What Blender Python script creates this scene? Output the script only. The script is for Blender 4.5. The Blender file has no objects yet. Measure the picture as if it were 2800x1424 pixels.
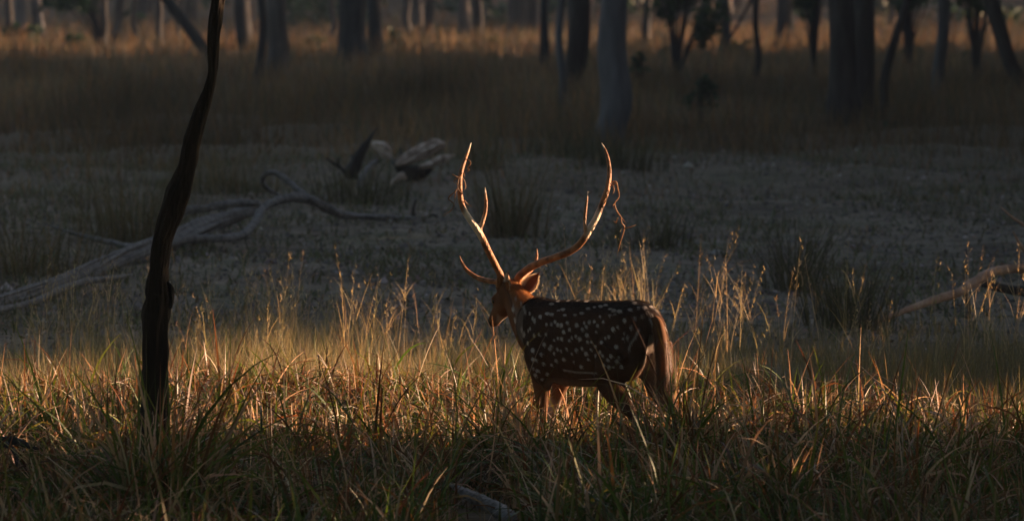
import bpy, bmesh, math, random
import numpy as np
from mathutils import Vector, Matrix
R = math.radians
rng = np.random.default_rng(11)
random.seed(5)
S = bpy.context.scene
COL = S.collection

# ------------------------------------------------------------------ camera
CAM_H, FPX, PITCH = 2.5, 11000.0, math.atan(797/11000.0)
cd = bpy.data.cameras.new('camera'); cam = bpy.data.objects.new('camera', cd); COL.objects.link(cam)
cam.location = (0, 0, CAM_H); cam.rotation_euler = (math.pi/2-PITCH, 0, 0)
cd.sensor_width = 36.0; cd.lens = 36.0*FPX/2800.0
cd.clip_start = 0.5; cd.clip_end = 1500
cd.dof.use_dof = True; cd.dof.focus_distance = 20.15; cd.dof.aperture_fstop = 4.0
S.camera = cam

# ------------------------------------------------------------------ light
SUN_EL, SUN_AZ = R(9.0), R(73.0)          # azimuth from +Y towards +X
w = bpy.data.worlds.new('World'); S.world = w; w.use_nodes = True
nt = w.node_tree; bg = nt.nodes['Background']
sky = nt.nodes.new('ShaderNodeTexSky'); sky.sky_type = 'NISHITA'; sky.sun_disc = False
sky.sun_elevation = SUN_EL; sky.sun_rotation = SUN_AZ
sky.air_density = 1.0; sky.dust_density = 2.0; sky.ozone_density = 1.0
nt.links.new(sky.outputs[0], bg.inputs[0]); bg.inputs[1].default_value = 0.052
sl = bpy.data.lights.new('sun', 'SUN'); so = bpy.data.objects.new('sun', sl); COL.objects.link(so)
sl.energy = 5.0; sl.angle = R(0.55); sl.color = (1.0, 0.62, 0.385)
sdir = Vector((math.sin(SUN_AZ)*math.cos(SUN_EL), math.cos(SUN_AZ)*math.cos(SUN_EL), math.sin(SUN_EL)))
so.rotation_euler = sdir.to_track_quat('Z', 'Y').to_euler(); so.location = (30, 20, 20)
S.view_settings.view_transform = 'Standard'; S.view_settings.look = 'None'
S.view_settings.gamma = 1.0; S.view_settings.exposure = 1.88
S.view_settings.use_curve_mapping = False

# ------------------------------------------------------------------ helpers
cp, sp = math.cos(PITCH), math.sin(PITCH)
def at(px, py, Y):
    u = (px-1400)/FPX; v = -(py-712)/FPX
    d = Vector((u, cp+v*sp, -sp+v*cp))
    t = Y/d.y
    return Vector((u*t, Y, CAM_H+d.z*t))
def proj(P):
    P = np.asarray(P, float)
    x, y, z = P[..., 0], P[..., 1], P[..., 2]-CAM_H
    f = y*cp - z*sp; v = y*sp + z*cp
    return 1400+FPX*x/f, 712-FPX*v/f
def depth_of(py): return 27500.0/(py+85.0)       # where a line of sight meets flat ground
def gz(x, y):
    x = np.asarray(x, float); y = np.asarray(y, float)
    a = np.clip((y-26)/40, 0, 1)
    z = (0.012+0.05*a)*(np.sin(x*1.3+y*0.7)+np.sin(x*0.6-y*1.1+1.7)+0.6*np.sin(x*2.9+y*2.1+.5))
    z = z + 0.26*np.exp(-((y-48.5-0.15*x)/2.0)**2)*np.clip(1-np.abs(x-0.6)/4.5, 0, 1)
    z = z + np.clip((y-175)/100, 0, None)**1.15*8.0
    return z
def gzf(x, y): return float(gz(x, y))

def tag(o, label=None, cat=None, group=None, kind=None):
    if label: o['label'] = label
    if cat: o['category'] = cat
    if group: o['group'] = group
    if kind: o['kind'] = kind
    return o
def link(name, me, mat=None, parent=None, loc=None):
    o = bpy.data.objects.new(name, me); COL.objects.link(o)
    if mat and me is not None and not me.materials: me.materials.append(mat)
    if parent: o.parent = parent
    if loc is not None: o.location = loc
    return o
def empty(name, loc):
    o = bpy.data.objects.new(name, None); COL.objects.link(o); o.location = loc; o.empty_display_size = .2
    return o
def npmesh(name, V, F, cols=None, smooth=True):
    """V (n,3); F (m,k) array with k = 3 or 4"""
    V = np.asarray(V, np.float32); F = np.asarray(F, np.int32)
    me = bpy.data.meshes.new(name); k = F.shape[1]
    me.vertices.add(len(V)); me.vertices.foreach_set('co', V.ravel())
    me.loops.add(F.size); me.loops.foreach_set('vertex_index', F.ravel())
    me.polygons.add(len(F)); me.polygons.foreach_set('loop_start', np.arange(0, F.size, k, dtype=np.int32))
    if smooth: me.polygons.foreach_set('use_smooth', np.ones(len(F), bool))
    me.update(calc_edges=True)
    if cols is not None: setcol(me, cols)
    return me
def setcol(me, cols):
    c = np.ones((len(me.vertices), 4), np.float32); c[:, :3] = cols
    a = me.color_attributes.new('Col', 'FLOAT_COLOR', 'POINT'); a.data.foreach_set('color', c.ravel())
def verts(me):
    a = np.empty(len(me.vertices)*3, np.float32); me.vertices.foreach_get('co', a); return a.reshape(-1, 3)
def norms(me):
    a = np.empty(len(me.vertices)*3, np.float32); me.vertices.foreach_get('normal', a); return a.reshape(-1, 3)

def hnoise(P, sc, seed=0):
    """cheap smooth value noise, vectorised, 3-D"""
    P = np.asarray(P, float)*sc + seed*17.3
    i = np.floor(P).astype(np.int64); f = P-i; f = f*f*(3-2*f)
    def h(a, b, c):
        n = (a*73856093) ^ (b*19349663) ^ (c*83492791); n = (n ^ (n >> 13))*1274126177
        return ((n ^ (n >> 16)) & 0xffff)/65535.0
    o = 0
    for dx in (0, 1):
        for dy in (0, 1):
            for dz in (0, 1):
                wgt = (f[..., 0] if dx else 1-f[..., 0])*(f[..., 1] if dy else 1-f[..., 1])*(f[..., 2] if dz else 1-f[..., 2])
                o = o + wgt*h(i[..., 0]+dx, i[..., 1]+dy, i[..., 2]+dz)
    return o

# ------------------------------------------------------------------ materials
def new_mat(name):
    m = bpy.data.materials.new(name); m.use_nodes = True
    return m, m.node_tree.nodes, m.node_tree.links, m.node_tree.nodes['Principled BSDF']
def leaf_mat(name, trans=0.45, rough=0.5, spec=0.4, tint=(1.15, 1.0, .7)):
    m, n, l, b = new_mat(name)
    at_ = n.new('ShaderNodeAttribute'); at_.attribute_name = 'Col'
    b.inputs['Roughness'].default_value = rough; b.inputs['Specular IOR Level'].default_value = spec
    l.new(at_.outputs['Color'], b.inputs['Base Color'])
    tr = n.new('ShaderNodeBsdfTranslucent'); mul = n.new('ShaderNodeMix'); mul.data_type = 'RGBA'; mul.blend_type = 'MULTIPLY'
    mul.inputs[0].default_value = 1.0; mul.inputs[7].default_value = (*tint, 1)
    l.new(at_.outputs['Color'], mul.inputs[6]); l.new(mul.outputs[2], tr.inputs[0])
    mx = n.new('ShaderNodeMixShader'); mx.inputs[0].default_value = trans
    l.new(b.outputs[0], mx.inputs[1]); l.new(tr.outputs[0], mx.inputs[2]); l.new(mx.outputs[0], n['Material Output'].inputs[0])
    return m
def ramp(n, stops):
    r = n.new('ShaderNodeValToRGB'); e = r.color_ramp.elements
    while len(e) < len(stops): e.new(0.5)
    for k, (p, c) in enumerate(stops): e[k].position = p; e[k].color = (*c, 1)
    return r
def bark_mat(name, c0, c1, c2, sc=6, bump=0.6, stretch=0.18, rough=.85):
    m, n, l, b = new_mat(name)
    tc = n.new('ShaderNodeTexCoord'); mp = n.new('ShaderNodeMapping'); mp.inputs['Scale'].default_value = (1, 1, stretch)
    l.new(tc.outputs['Object'], mp.inputs[0])
    a = n.new('ShaderNodeTexNoise'); a.inputs['Scale'].default_value = sc; a.inputs['Detail'].default_value = 7; a.inputs['Roughness'].default_value = .65
    l.new(mp.outputs[0], a.inputs[0])
    r = ramp(n, [(0.3, c0), (0.52, c1), (0.72, c2)]); l.new(a.outputs['Fac'], r.inputs[0])
    l.new(r.outputs[0], b.inputs['Base Color'])
    v = n.new('ShaderNodeTexNoise'); v.inputs['Scale'].default_value = sc*3.5; v.inputs['Detail'].default_value = 5; l.new(mp.outputs[0], v.inputs[0])
    bp = n.new('ShaderNodeBump'); bp.inputs['Strength'].default_value = bump; bp.inputs['Distance'].default_value = .03
    l.new(v.outputs['Fac'], bp.inputs['Height']); l.new(bp.outputs[0], b.inputs['Normal'])
    b.inputs['Roughness'].default_value = rough; b.inputs['Specular IOR Level'].default_value = .25
    return m
def attr_mat(name, rough=.6, spec=.4, bump=0, bscale=60, stretch=(1, 1, 1)):
    m, n, l, b = new_mat(name)
    a = n.new('ShaderNodeAttribute'); a.attribute_name = 'Col'; l.new(a.outputs['Color'], b.inputs['Base Color'])
    b.inputs['Roughness'].default_value = rough; b.inputs['Specular IOR Level'].default_value = spec
    if bump:
        tc = n.new('ShaderNodeTexCoord'); mp = n.new('ShaderNodeMapping'); mp.inputs['Scale'].default_value = stretch
        l.new(tc.outputs['Object'], mp.inputs[0])
        v = n.new('ShaderNodeTexNoise'); v.inputs['Scale'].default_value = bscale; v.inputs['Detail'].default_value = 4; l.new(mp.outputs[0], v.inputs[0])
        bp = n.new('ShaderNodeBump'); bp.inputs['Strength'].default_value = bump; bp.inputs['Distance'].default_value = .009
        l.new(v.outputs['Fac'], bp.inputs['Height']); l.new(bp.outputs[0], b.inputs['Normal'])
    return m
M = {}
M['sedge'] = leaf_mat('sedge_leaf', .42, .42, .4, (1.2, .92, .66))
M['straw'] = leaf_mat('straw', .5, .55, .35)
M['field'] = leaf_mat('field_grass', .35, .8, .1)
M['leaf'] = leaf_mat('tree_leaf', .3, .5, .3, (1.0, 1.1, .4))
M['litter'] = leaf_mat('leaf_litter', .15, .7, .2)
M['bark_dark'] = bark_mat('bark_dark', (.012, .012, .013), (.026, .025, .025), (.055, .05, .047))
M['bark_mid'] = bark_mat('bark_brown', (.03, .026, .024), (.065, .055, .05), (.12, .10, .09))
M['bark_grey'] = bark_mat('bark_grey', (.05, .05, .054), (.085, .085, .092), (.13, .13, .14), sc=4)
M['bark_near'] = bark_mat('bark_near', (.005, .004, .0035), (.02, .0145, .010), (.06, .043, .026), sc=14, bump=1.0, stretch=.12)
M['wood_grey'] = bark_mat('weathered_wood', (.06, .058, .058), (.17, .162, .158), (.28, .265, .26), sc=14, bump=1.0, stretch=1)
M['wood_ash'] = bark_mat('ash_grey_wood', (.14, .13, .13), (.32, .30, .30), (.46, .44, .44), sc=16, bump=1.0, stretch=1)
M['wood_dark'] = bark_mat('dark_wood', (.015, .014, .014), (.035, .032, .03), (.06, .055, .05), sc=7, bump=.8)
M['wood_pale'] = bark_mat('pale_wood', (.12, .088, .066), (.46, .35, .28), (.68, .59, .52), sc=13, bump=1, stretch=1)
M['wood_red'] = bark_mat('reddish_wood', (.16, .10, .07), (.34, .215, .155), (.46, .32, .24), sc=9, bump=.6, stretch=.5)
M['fur'] = attr_mat('deer_coat', .75, .12)
M['hair'] = leaf_mat('deer_hair', .3, .5, .3, (1.2, 1.0, .7))
M['antler'] = attr_mat('antler', .52, .4, .8, 110, (1, 1, .6))
M['ear'] = leaf_mat('ear_skin', .10, .6, .2, (1.3, .8, .6))
m, n, l, b = new_mat('eye'); b.inputs['Base Color'].default_value = (.008, .005, .004, 1); b.inputs['Roughness'].default_value = .08; M['eye'] = m
m, n, l, b = new_mat('hoof'); b.inputs['Base Color'].default_value = (.02, .017, .015, 1); b.inputs['Roughness'].default_value = .5; M['hoof'] = m
m, n, l, b = new_mat('wet_nose'); b.inputs['Base Color'].default_value = (.01, .009, .009, 1); b.inputs['Roughness'].default_value = .35; M['nose'] = m

# soil
m, n, l, b = new_mat('soil')
tc = n.new('ShaderNodeTexCoord')
a1 = n.new('ShaderNodeTexNoise'); a1.inputs['Scale'].default_value = .6; a1.inputs['Detail'].default_value = 6
a2 = n.new('ShaderNodeTexNoise'); a2.inputs['Scale'].default_value = 5; a2.inputs['Detail'].default_value = 8; a2.inputs['Roughness'].default_value = .7
for a_ in (a1, a2): l.new(tc.outputs['Object'], a_.inputs[0])
r1 = ramp(n, [(.36, (.125, .102, .078)), (.5, (.215, .176, .138)), (.62, (.155, .142, .10))]); l.new(a1.outputs['Fac'], r1.inputs[0])
r2 = ramp(n, [(.36, (.55, .55, .55)), (.52, (.95, .95, .95)), (.68, (1.35, 1.32, 1.28))]); l.new(a2.outputs['Fac'], r2.inputs[0])
mm = n.new('ShaderNodeMix'); mm.data_type = 'RGBA'; mm.blend_type = 'MULTIPLY'; mm.inputs[0].default_value = 1
l.new(r1.outputs[0], mm.inputs[6]); l.new(r2.outputs[0], mm.inputs[7])
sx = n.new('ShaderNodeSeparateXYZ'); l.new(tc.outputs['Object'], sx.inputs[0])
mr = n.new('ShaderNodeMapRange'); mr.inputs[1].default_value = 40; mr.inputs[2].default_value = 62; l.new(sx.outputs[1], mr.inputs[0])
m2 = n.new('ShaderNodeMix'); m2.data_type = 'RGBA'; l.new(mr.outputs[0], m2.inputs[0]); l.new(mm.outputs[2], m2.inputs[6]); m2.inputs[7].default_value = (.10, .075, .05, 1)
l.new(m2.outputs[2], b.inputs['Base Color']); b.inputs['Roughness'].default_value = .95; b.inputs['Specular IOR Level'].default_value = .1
bp = n.new('ShaderNodeBump'); bp.inputs['Strength'].default_value = .45; bp.inputs['Distance'].default_value = .04
l.new(a2.outputs['Fac'], bp.inputs['Height']); l.new(bp.outputs[0], b.inputs['Normal'])
M['soil'] = m

# ------------------------------------------------------------------ ground
def make_ground():
    ys = np.concatenate([np.linspace(-40, 14, 12), np.linspace(14.5, 60, 220), np.linspace(60.8, 180, 140), np.linspace(182, 620, 60)])
    nx = 200
    t = np.linspace(-1, 1, nx); xs = np.sign(t)*(np.abs(t)*.35+np.abs(t)**4*.65)
    X = xs[None, :]*np.full(len(ys), 220.)[:, None]; Y = np.repeat(ys[:, None], nx, 1)
    Z = gz(X, Y) + .02*hnoise(np.stack([X, Y, 0*X], -1), 1.8)*np.clip((Y-24)/6, 0, 1)
    V = np.stack([X, Y, Z], -1).reshape(-1, 3)
    i = np.arange(len(ys)-1)[:, None]*nx + np.arange(nx-1)[None, :]
    F = np.stack([i, i+1, i+nx+1, i+nx], -1).reshape(-1, 4)
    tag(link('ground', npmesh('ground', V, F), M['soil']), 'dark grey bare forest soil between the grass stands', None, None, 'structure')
make_ground()

# ------------------------------------------------------------------ ribbons (grass)
def ribbons(P, L, W, az, a0, a1, seg, C0, C1, tw=None, pw=1.3, taper=2.2, twist=0.0):
    n = len(P); T = np.linspace(0, 1, seg+1)
    ang = a0[:, None] + (a1-a0)[:, None]*T[None, :]**pw
    dx, dy = np.cos(az), np.sin(az)
    mid = (ang[:, 1:]+ang[:, :-1])/2; st = L[:, None]/seg
    h = np.concatenate([np.zeros((n, 1)), np.cumsum(np.sin(mid)*st, 1)], 1)
    v = np.concatenate([np.zeros((n, 1)), np.cumsum(np.cos(mid)*st, 1)], 1)
    ctr = np.stack([P[:, 0, None]+h*dx[:, None], P[:, 1, None]+h*dy[:, None], P[:, 2, None]+v], -1)
    if tw is None: tw = rng.normal(0, .5, n)
    a = tw[:, None] + twist*T[None, :]
    sx, sy = -dy[:, None], dx[:, None]
    nxv = np.cos(ang)*dx[:, None]; nyv = np.cos(ang)*dy[:, None]; nzv = -np.sin(ang)
    side = np.stack([sx*np.cos(a)+nxv*np.sin(a), sy*np.cos(a)+nyv*np.sin(a), nzv*np.sin(a)], -1)
    wd = W[:, None]*np.clip(1-T[None, :]**taper, 0.04, 1)*.5
    A = ctr-side*wd[..., None]; B = ctr+side*wd[..., None]
    V = np.stack([A, B], 2).reshape(n, -1, 3)
    k = 2*(seg+1); base = (np.arange(n)*k)[:, None]; q = np.arange(seg)[None, :]*2
    F = np.stack([base+q, base+q+1, base+q+3, base+q+2], -1).reshape(-1, 4)
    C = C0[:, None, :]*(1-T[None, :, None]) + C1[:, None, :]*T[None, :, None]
    C = np.repeat(C, 2, 1).reshape(-1, 3)
    return V.reshape(-1, 3), F, C
def joinvf(parts):
    V = []; F = []; C = []; o = 0
    for v, f, c in parts: V.append(v); F.append(f+o); C.append(c); o += len(v)
    return np.concatenate(V), np.concatenate(F), np.concatenate(C)
def pick(pal, n, jit=.18):
    pal = np.array(pal); p = pal[:, 3]/pal[:, 3].sum()
    i = rng.choice(len(pal), n, p=p); c = pal[i, :3]*(1+rng.normal(0, jit, (n, 1)))
    return np.clip(c*(1+rng.normal(0, .05, (n, 3))), .004, .8)

HALF = 1400/FPX
def sedge_edge(px):
    return np.interp(px, [0, 1200, 1900, 2300, 2700, 2900], [22.6, 22.9, 22.7, 22.4, 21.6, 21.3])

def make_sedge():
    parts = []
    nc = 6600
    Yc = rng.uniform(13.8, 23.2, nc); Xc = rng.uniform(-1, 1, nc)*(HALF*Yc+.55)
    pxc = 1400+FPX*Xc/Yc
    ok = Yc < sedge_edge(pxc)+rng.normal(0, .12, nc); Xc, Yc = Xc[ok], Yc[ok]
    # keep the low timber in the foreground free
    def near(x, y, px0, y0, rx, ry): return (((x-(px0-1400)/FPX*y0)/rx)**2+((y-y0)/ry)**2) < 1
    bad = near(Xc, Yc, 1320, 18.0, .2, .75) | near(Xc, Yc, 1318, 16.6, .24, 1.85) | near(Xc, Yc, 40, 17.6, .16, 1.6) | near(Xc, Yc, 425, 18.5, .09, .16)
    Xc, Yc = Xc[~bad], Yc[~bad]; nc = len(Xc)
    fx = 1400+FPX*Xc/Yc                                       # rank growth just in front of the deer
    e_ = rng.random(260); Ye = rng.uniform(18.7, 19.75, 260); Xe = (1400+rng.uniform(-60, 520, 260)-1400)/FPX*Ye
    Yf = rng.uniform(16.9, 17.6, 110); Xf = (rng.uniform(330, 510, 110)-1400)/FPX*Yf
    Yg = rng.uniform(18.6, 19.8, 150); Xg = (rng.uniform(-60, 340, 150)-1400)/FPX*Yg
    Xc = np.concatenate([Xc, Xe, Xf, Xg]); Yc = np.concatenate([Yc, Ye, Yf, Yg]); nc = len(Xc)
    big = hnoise(np.stack([Xc, Yc*.8, 0*Xc], -1), 1.5, 41)
    drop = (rng.random(nc) < np.clip((.46-big)*5, 0, .8)) & (np.abs(Xc+.2) < 99) & (Yc < 21.5); Xc, Yc, big = Xc[~drop], Yc[~drop], big[~drop]; nc = len(Xc)
    pq = Xc*FPX/Yc+1400; rank2 = (pq > 1330) & (pq < 1930) & (Yc > 18.8) & (Yc < 19.7)
    rank = ((Xc*FPX/Yc+1400 > 320) & (Xc*FPX/Yc+1400 < 515) & (Yc > 16.85) & (Yc < 17.65))
    per = rng.integers(6, 14, nc); idx = np.repeat(np.arange(nc), per); n = len(idx)
    cl = rng.normal(0, 1, nc)                                # tuft character
    hgt = (np.interp(Yc, [18.2, 19.3, 19.9, 20.8], [.40, .43, .38, .30])*(.72+.55*big)+.2*rank+.13*rank2+.07*hnoise(np.stack([Xc, Yc, 0*Xc], -1), .9)+.03*cl)
    P = np.stack([Xc[idx]+rng.normal(0, .045, n), Yc[idx]+rng.normal(0, .045, n), np.zeros(n)], -1)
    P[:, 2] = gz(P[:, 0], P[:, 1])-.01
    az = rng.uniform(0, 2*np.pi, nc)[idx]+rng.normal(0, 1.0, n)
    L = hgt[idx]*np.where(rng.random(n) < .09, rng.uniform(1, 1.65, n), rng.uniform(.35, 1.05, n))
    a0 = np.abs(rng.normal(.12, .16, n)); a1 = a0+np.abs(rng.normal(1.45, .9, n)); a1 = np.clip(a1, 0, 2.9)
    near_ = np.clip((20-P[:, 1])/3.0, 0, 1)
    W = rng.uniform(.005, .017, n)*(1+.25*near_)
    green = [(.055, .11, .014, 3), (.085, .14, .018, 2), (.035, .07, .014, 2)]
    dry = [(.42, .30, .21, 3), (.56, .44, .34, 2.2), (.24, .10, .05, 3), (.12, .040, .022, 4.5), (.66, .55, .45, 1.2), (.15, .17, .035, 2.4)]
    cg, cdry = pick(green, n), pick(dry, n)
    tg = (rng.random(nc)+.9*(hnoise(np.stack([Xc, Yc, 0*Xc], -1), 2.2, 43)-.5) < np.clip(.44+.5*np.clip((19.8-Yc)/3, 0, 1), 0, 1))
    isg = tg[idx] ^ (rng.random(n) < .2)
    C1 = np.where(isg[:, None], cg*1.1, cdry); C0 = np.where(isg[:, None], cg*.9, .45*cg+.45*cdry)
    tipdry = isg & (rng.random(n) < .45); C1[tipdry] = pick(dry, tipdry.sum())
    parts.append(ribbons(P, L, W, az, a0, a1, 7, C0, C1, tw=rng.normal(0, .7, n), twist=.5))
    # upright cut stubs and stout stems
    n = 900; Y = rng.uniform(15, 22.8, n); X = rng.uniform(-1, 1, n)*(HALF*Y+.4)
    P = np.stack([X, Y, gz(X, Y)], -1); P = P[Y < sedge_edge(1400+FPX*X/Y)]; n = len(P)
    L = rng.uniform(.2, .4, n); a0 = np.abs(rng.normal(0, .16, n))
    C = pick([(.45, .33, .22, 3), (.2, .12, .07, 3), (.09, .12, .04, 3), (.08, .04, .025, 2)], n)
    parts.append(ribbons(P, L, rng.uniform(.007, .014, n), rng.uniform(0, 6.28, n), a0, a0+rng.normal(0, .12, n), 3, C*.8, C, taper=9))
    # short matted litter underneath
    n = 15000; Y = rng.uniform(14, 23.2, n); X = rng.uniform(-1, 1, n)*(HALF*Y+.5)
    k = (Y < sedge_edge(1400+FPX*X/Y)+.1) & ~near(X, Y, 1318, 16.4, .2, 1.8); X, Y = X[k], Y[k]; n = len(X)
    P = np.stack([X, Y, gz(X, Y)+rng.uniform(0, .12, n)], -1)
    C = pick([(.16, .10, .06, 3), (.07, .04, .03, 4), (.04, .06, .02, 4), (.35, .25, .17, .7)], n)
    parts.append(ribbons(P, rng.uniform(.1, .28, n), rng.uniform(.003, .009, n), rng.uniform(0, 6.28, n), rng.uniform(.3, 1.3, n), rng.uniform(.8, 2.2, n), 3, C, C))
    V, F, C = joinvf(parts)
    tag(link('sedge_grass', npmesh('sedge_grass', V, F, C), M['sedge']), 'broad drooping sedge with green and red brown blades filling the foreground', 'grass', None, 'stuff')
make_sedge()

def make_fine():
    parts = []
    # matted base of fine grass
    nc = 6800; Yc = rng.uniform(20.4, 29.5, nc)
    Xc = rng.uniform(-1, 1, nc)*(HALF*Yc+.6); pxc = 1400+FPX*Xc/Yc; e = sedge_edge(pxc)
    far = np.interp(pxc, [0, 500, 900, 1300, 1900, 2400, 2800], [26.0, 26.2, 27.8, 26.8, 26.8, 26.6, 27.4])
    far = far+2.6*(hnoise(np.stack([Xc, Yc*.7, 0*Xc], -1), 1.3, 51)-.5)
    dens = np.clip(1-(Yc-e-.6)/np.maximum(.5, far-e-.6), 0, 1)*(.45+.9*hnoise(np.stack([Xc, Yc, 0*Xc], -1), 2.4, 52))
    ok = (Yc > e-.15) & (rng.random(nc) < dens**.6*1.0)
    Xc, Yc = Xc[ok], Yc[ok]; nc = len(Xc)
    per = rng.integers(10, 26, nc); idx = np.repeat(np.arange(nc), per); n = len(idx)
    P = np.stack([Xc[idx]+rng.normal(0, .07, n), Yc[idx]+rng.normal(0, .07, n), np.zeros(n)], -1); P[:, 2] = gz(P[:, 0], P[:, 1])-.01
    px = 1400+FPX*P[:, 0]/P[:, 1]
    tall = np.interp(px, [0, 250, 480, 620, 760, 1000, 1250, 1400, 1560, 1700, 1900, 2300, 2800], [.34, .36, .34, .40, .46, .42, .33, .32, .42, .42, .36, .34, .38])
    L = tall*.98*(.6+.8*hnoise(P*np.array([1, 1, 0]), 1.6, 31))*rng.uniform(.35, 1.1, n)*(.8+.35*rng.random(nc)[idx])*np.clip(1.12-(P[:, 1]-22.5)/9, .5, 1.1)
    a0 = np.abs(rng.normal(.14, .2, n)); a1 = a0+np.abs(rng.normal(.45, .55, n))
    lit_gold = [(.44, .37, .22, 4), (.34, .30, .17, 3), (.16, .18, .08, 4), (.26, .19, .12, 2), (.56, .48, .32, 1.8)]
    dim_olive = [(.15, .15, .075, 4), (.22, .19, .1, 3), (.10, .10, .05, 3), (.3, .22, .12, 1)]
    q = np.interp(px, [0, 500, 700, 1700, 1950, 2800], [.6, .75, 1, .85, .2, .1])  # light painted in: gold where lit, olive towards the dim right
    C = np.where((rng.random(n) < q)[:, None], pick(lit_gold, n), pick(dim_olive, n))
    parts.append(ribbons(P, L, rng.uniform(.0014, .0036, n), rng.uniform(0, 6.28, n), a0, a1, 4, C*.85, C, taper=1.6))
    # tall culms with thin seed heads, gathered in stands (px, tip py, count, spread px)
    stands = [(700, 720, 26, 70), (745, 690, 34, 28), (790, 700, 22, 40), (860, 720, 22, 60), (1000, 700, 26, 60), (1035, 720, 14, 50), (1150, 760, 24, 90),
              (160, 700, 34, 55), (215, 720, 14, 50), (300, 720, 22, 50), (60, 800, 16, 50), (470, 700, 26, 60), (520, 760, 18, 60),
              (1490, 700, 22, 50), (1600, 640, 46, 38), (1650, 690, 36, 50), (1700, 660, 40, 50), (1745, 640, 32, 35), (1560, 690, 22, 50), (1840, 740, 20, 50),
              (1930, 650, 20, 45), (1995, 740, 18, 40), (2060, 690, 16, 50), (2110, 700, 14, 60), (2270, 640, 12, 60), (2380, 670, 16, 60), (2500, 800, 22, 110),
              (2690, 700, 34, 60), (2740, 680, 18, 50), (2620, 760, 18, 60), (1250, 780, 22, 80), (1350, 800, 16, 60), (920, 760, 30, 80), (620, 780, 24, 60)]
    X = []; Y = []; Ht = []; 
    for (px0, ty, c, s) in stands:
        c = int(c*(.8 if px0 < 1300 else 1.0 if px0 < 1800 else .6)); y0 = rng.uniform(23.8, 25.8); yy = y0+rng.normal(0, .22, c); pp = px0+rng.normal(0, s, c)
        yy = np.maximum(yy, sedge_edge(pp)+.1)
        h = CAM_H-(ty+85)*y0/FPX
        X.append((pp-1400)/FPX*yy); Y.append(yy); Ht.append(np.clip(h*rng.uniform(.42, 1.15, c), .3, 1.6))
    X = np.concatenate(X); Y = np.concatenate(Y); Ht = np.concatenate(Ht); n = len(X)
    P = np.stack([X, Y, gz(X, Y)-.02], -1)
    az = rng.normal(0, .9, n)+np.where(rng.random(n) < .35, np.pi, 0); a0 = np.abs(rng.normal(.07, .09, n)); a1 = a0+np.abs(rng.normal(.08, .16, n))
    C = pick([(.50, .40, .25, 4), (.36, .28, .17, 3), (.24, .22, .12, 2)], n)
    parts.append(ribbons(P, Ht, rng.uniform(.0018, .0034, n), az, a0, a1, 5, C*.9, C, taper=3.5))
    # leaves on the culms
    m_ = 3; idx = np.repeat(np.arange(n), m_); t = rng.uniform(.15, .7, n*m_)
    Q = P[idx].copy(); hh = Ht[idx]*t; aa = a0[idx]*(1-t*.5)+a1[idx]*t*.5
    Q[:, 0] += np.cos(az[idx])*np.sin(aa)*hh; Q[:, 1] += np.sin(az[idx])*np.sin(aa)*hh; Q[:, 2] += np.cos(aa)*hh
    nn = len(idx); b0 = rng.uniform(.1, .5, nn)
    parts.append(ribbons(Q, rng.uniform(.1, .32, nn), rng.uniform(.0018, .0042, nn), rng.uniform(0, 6.28, nn), b0, b0+rng.uniform(0, 1.2, nn), 3, C[idx], C[idx]*1.1, taper=1.5))
    # seed heads: little flecks along the upper third of the culms
    k_ = 9; idx = np.repeat(np.arange(n), k_); t = rng.uniform(.62, 1.0, n*k_); nn = len(idx); Q = P[idx].copy(); hh = Ht[idx]*t; aa = a0[idx]*(1-t*.5)+a1[idx]*t*.5
    Q[:, 0] += np.cos(az[idx])*np.sin(aa)*hh+rng.normal(0, .006, nn); Q[:, 1] += np.sin(az[idx])*np.sin(aa)*hh; Q[:, 2] += np.cos(aa)*hh
    parts.append(ribbons(Q, rng.uniform(.012, .04, nn), rng.uniform(.002, .0045, nn), rng.uniform(0, 6.28, nn), rng.uniform(.1, .9, nn), rng.uniform(.2, 1.2, nn), 1, C[idx]*1.15, C[idx]*1.2, taper=3))
    V, F, C = joinvf(parts)
    tag(link('fine_grass', npmesh('fine_grass', V, F, C), M['straw']), 'fine golden dry grass with tall thin stalks behind the deer', 'grass', None, 'stuff')
make_fine()

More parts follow.
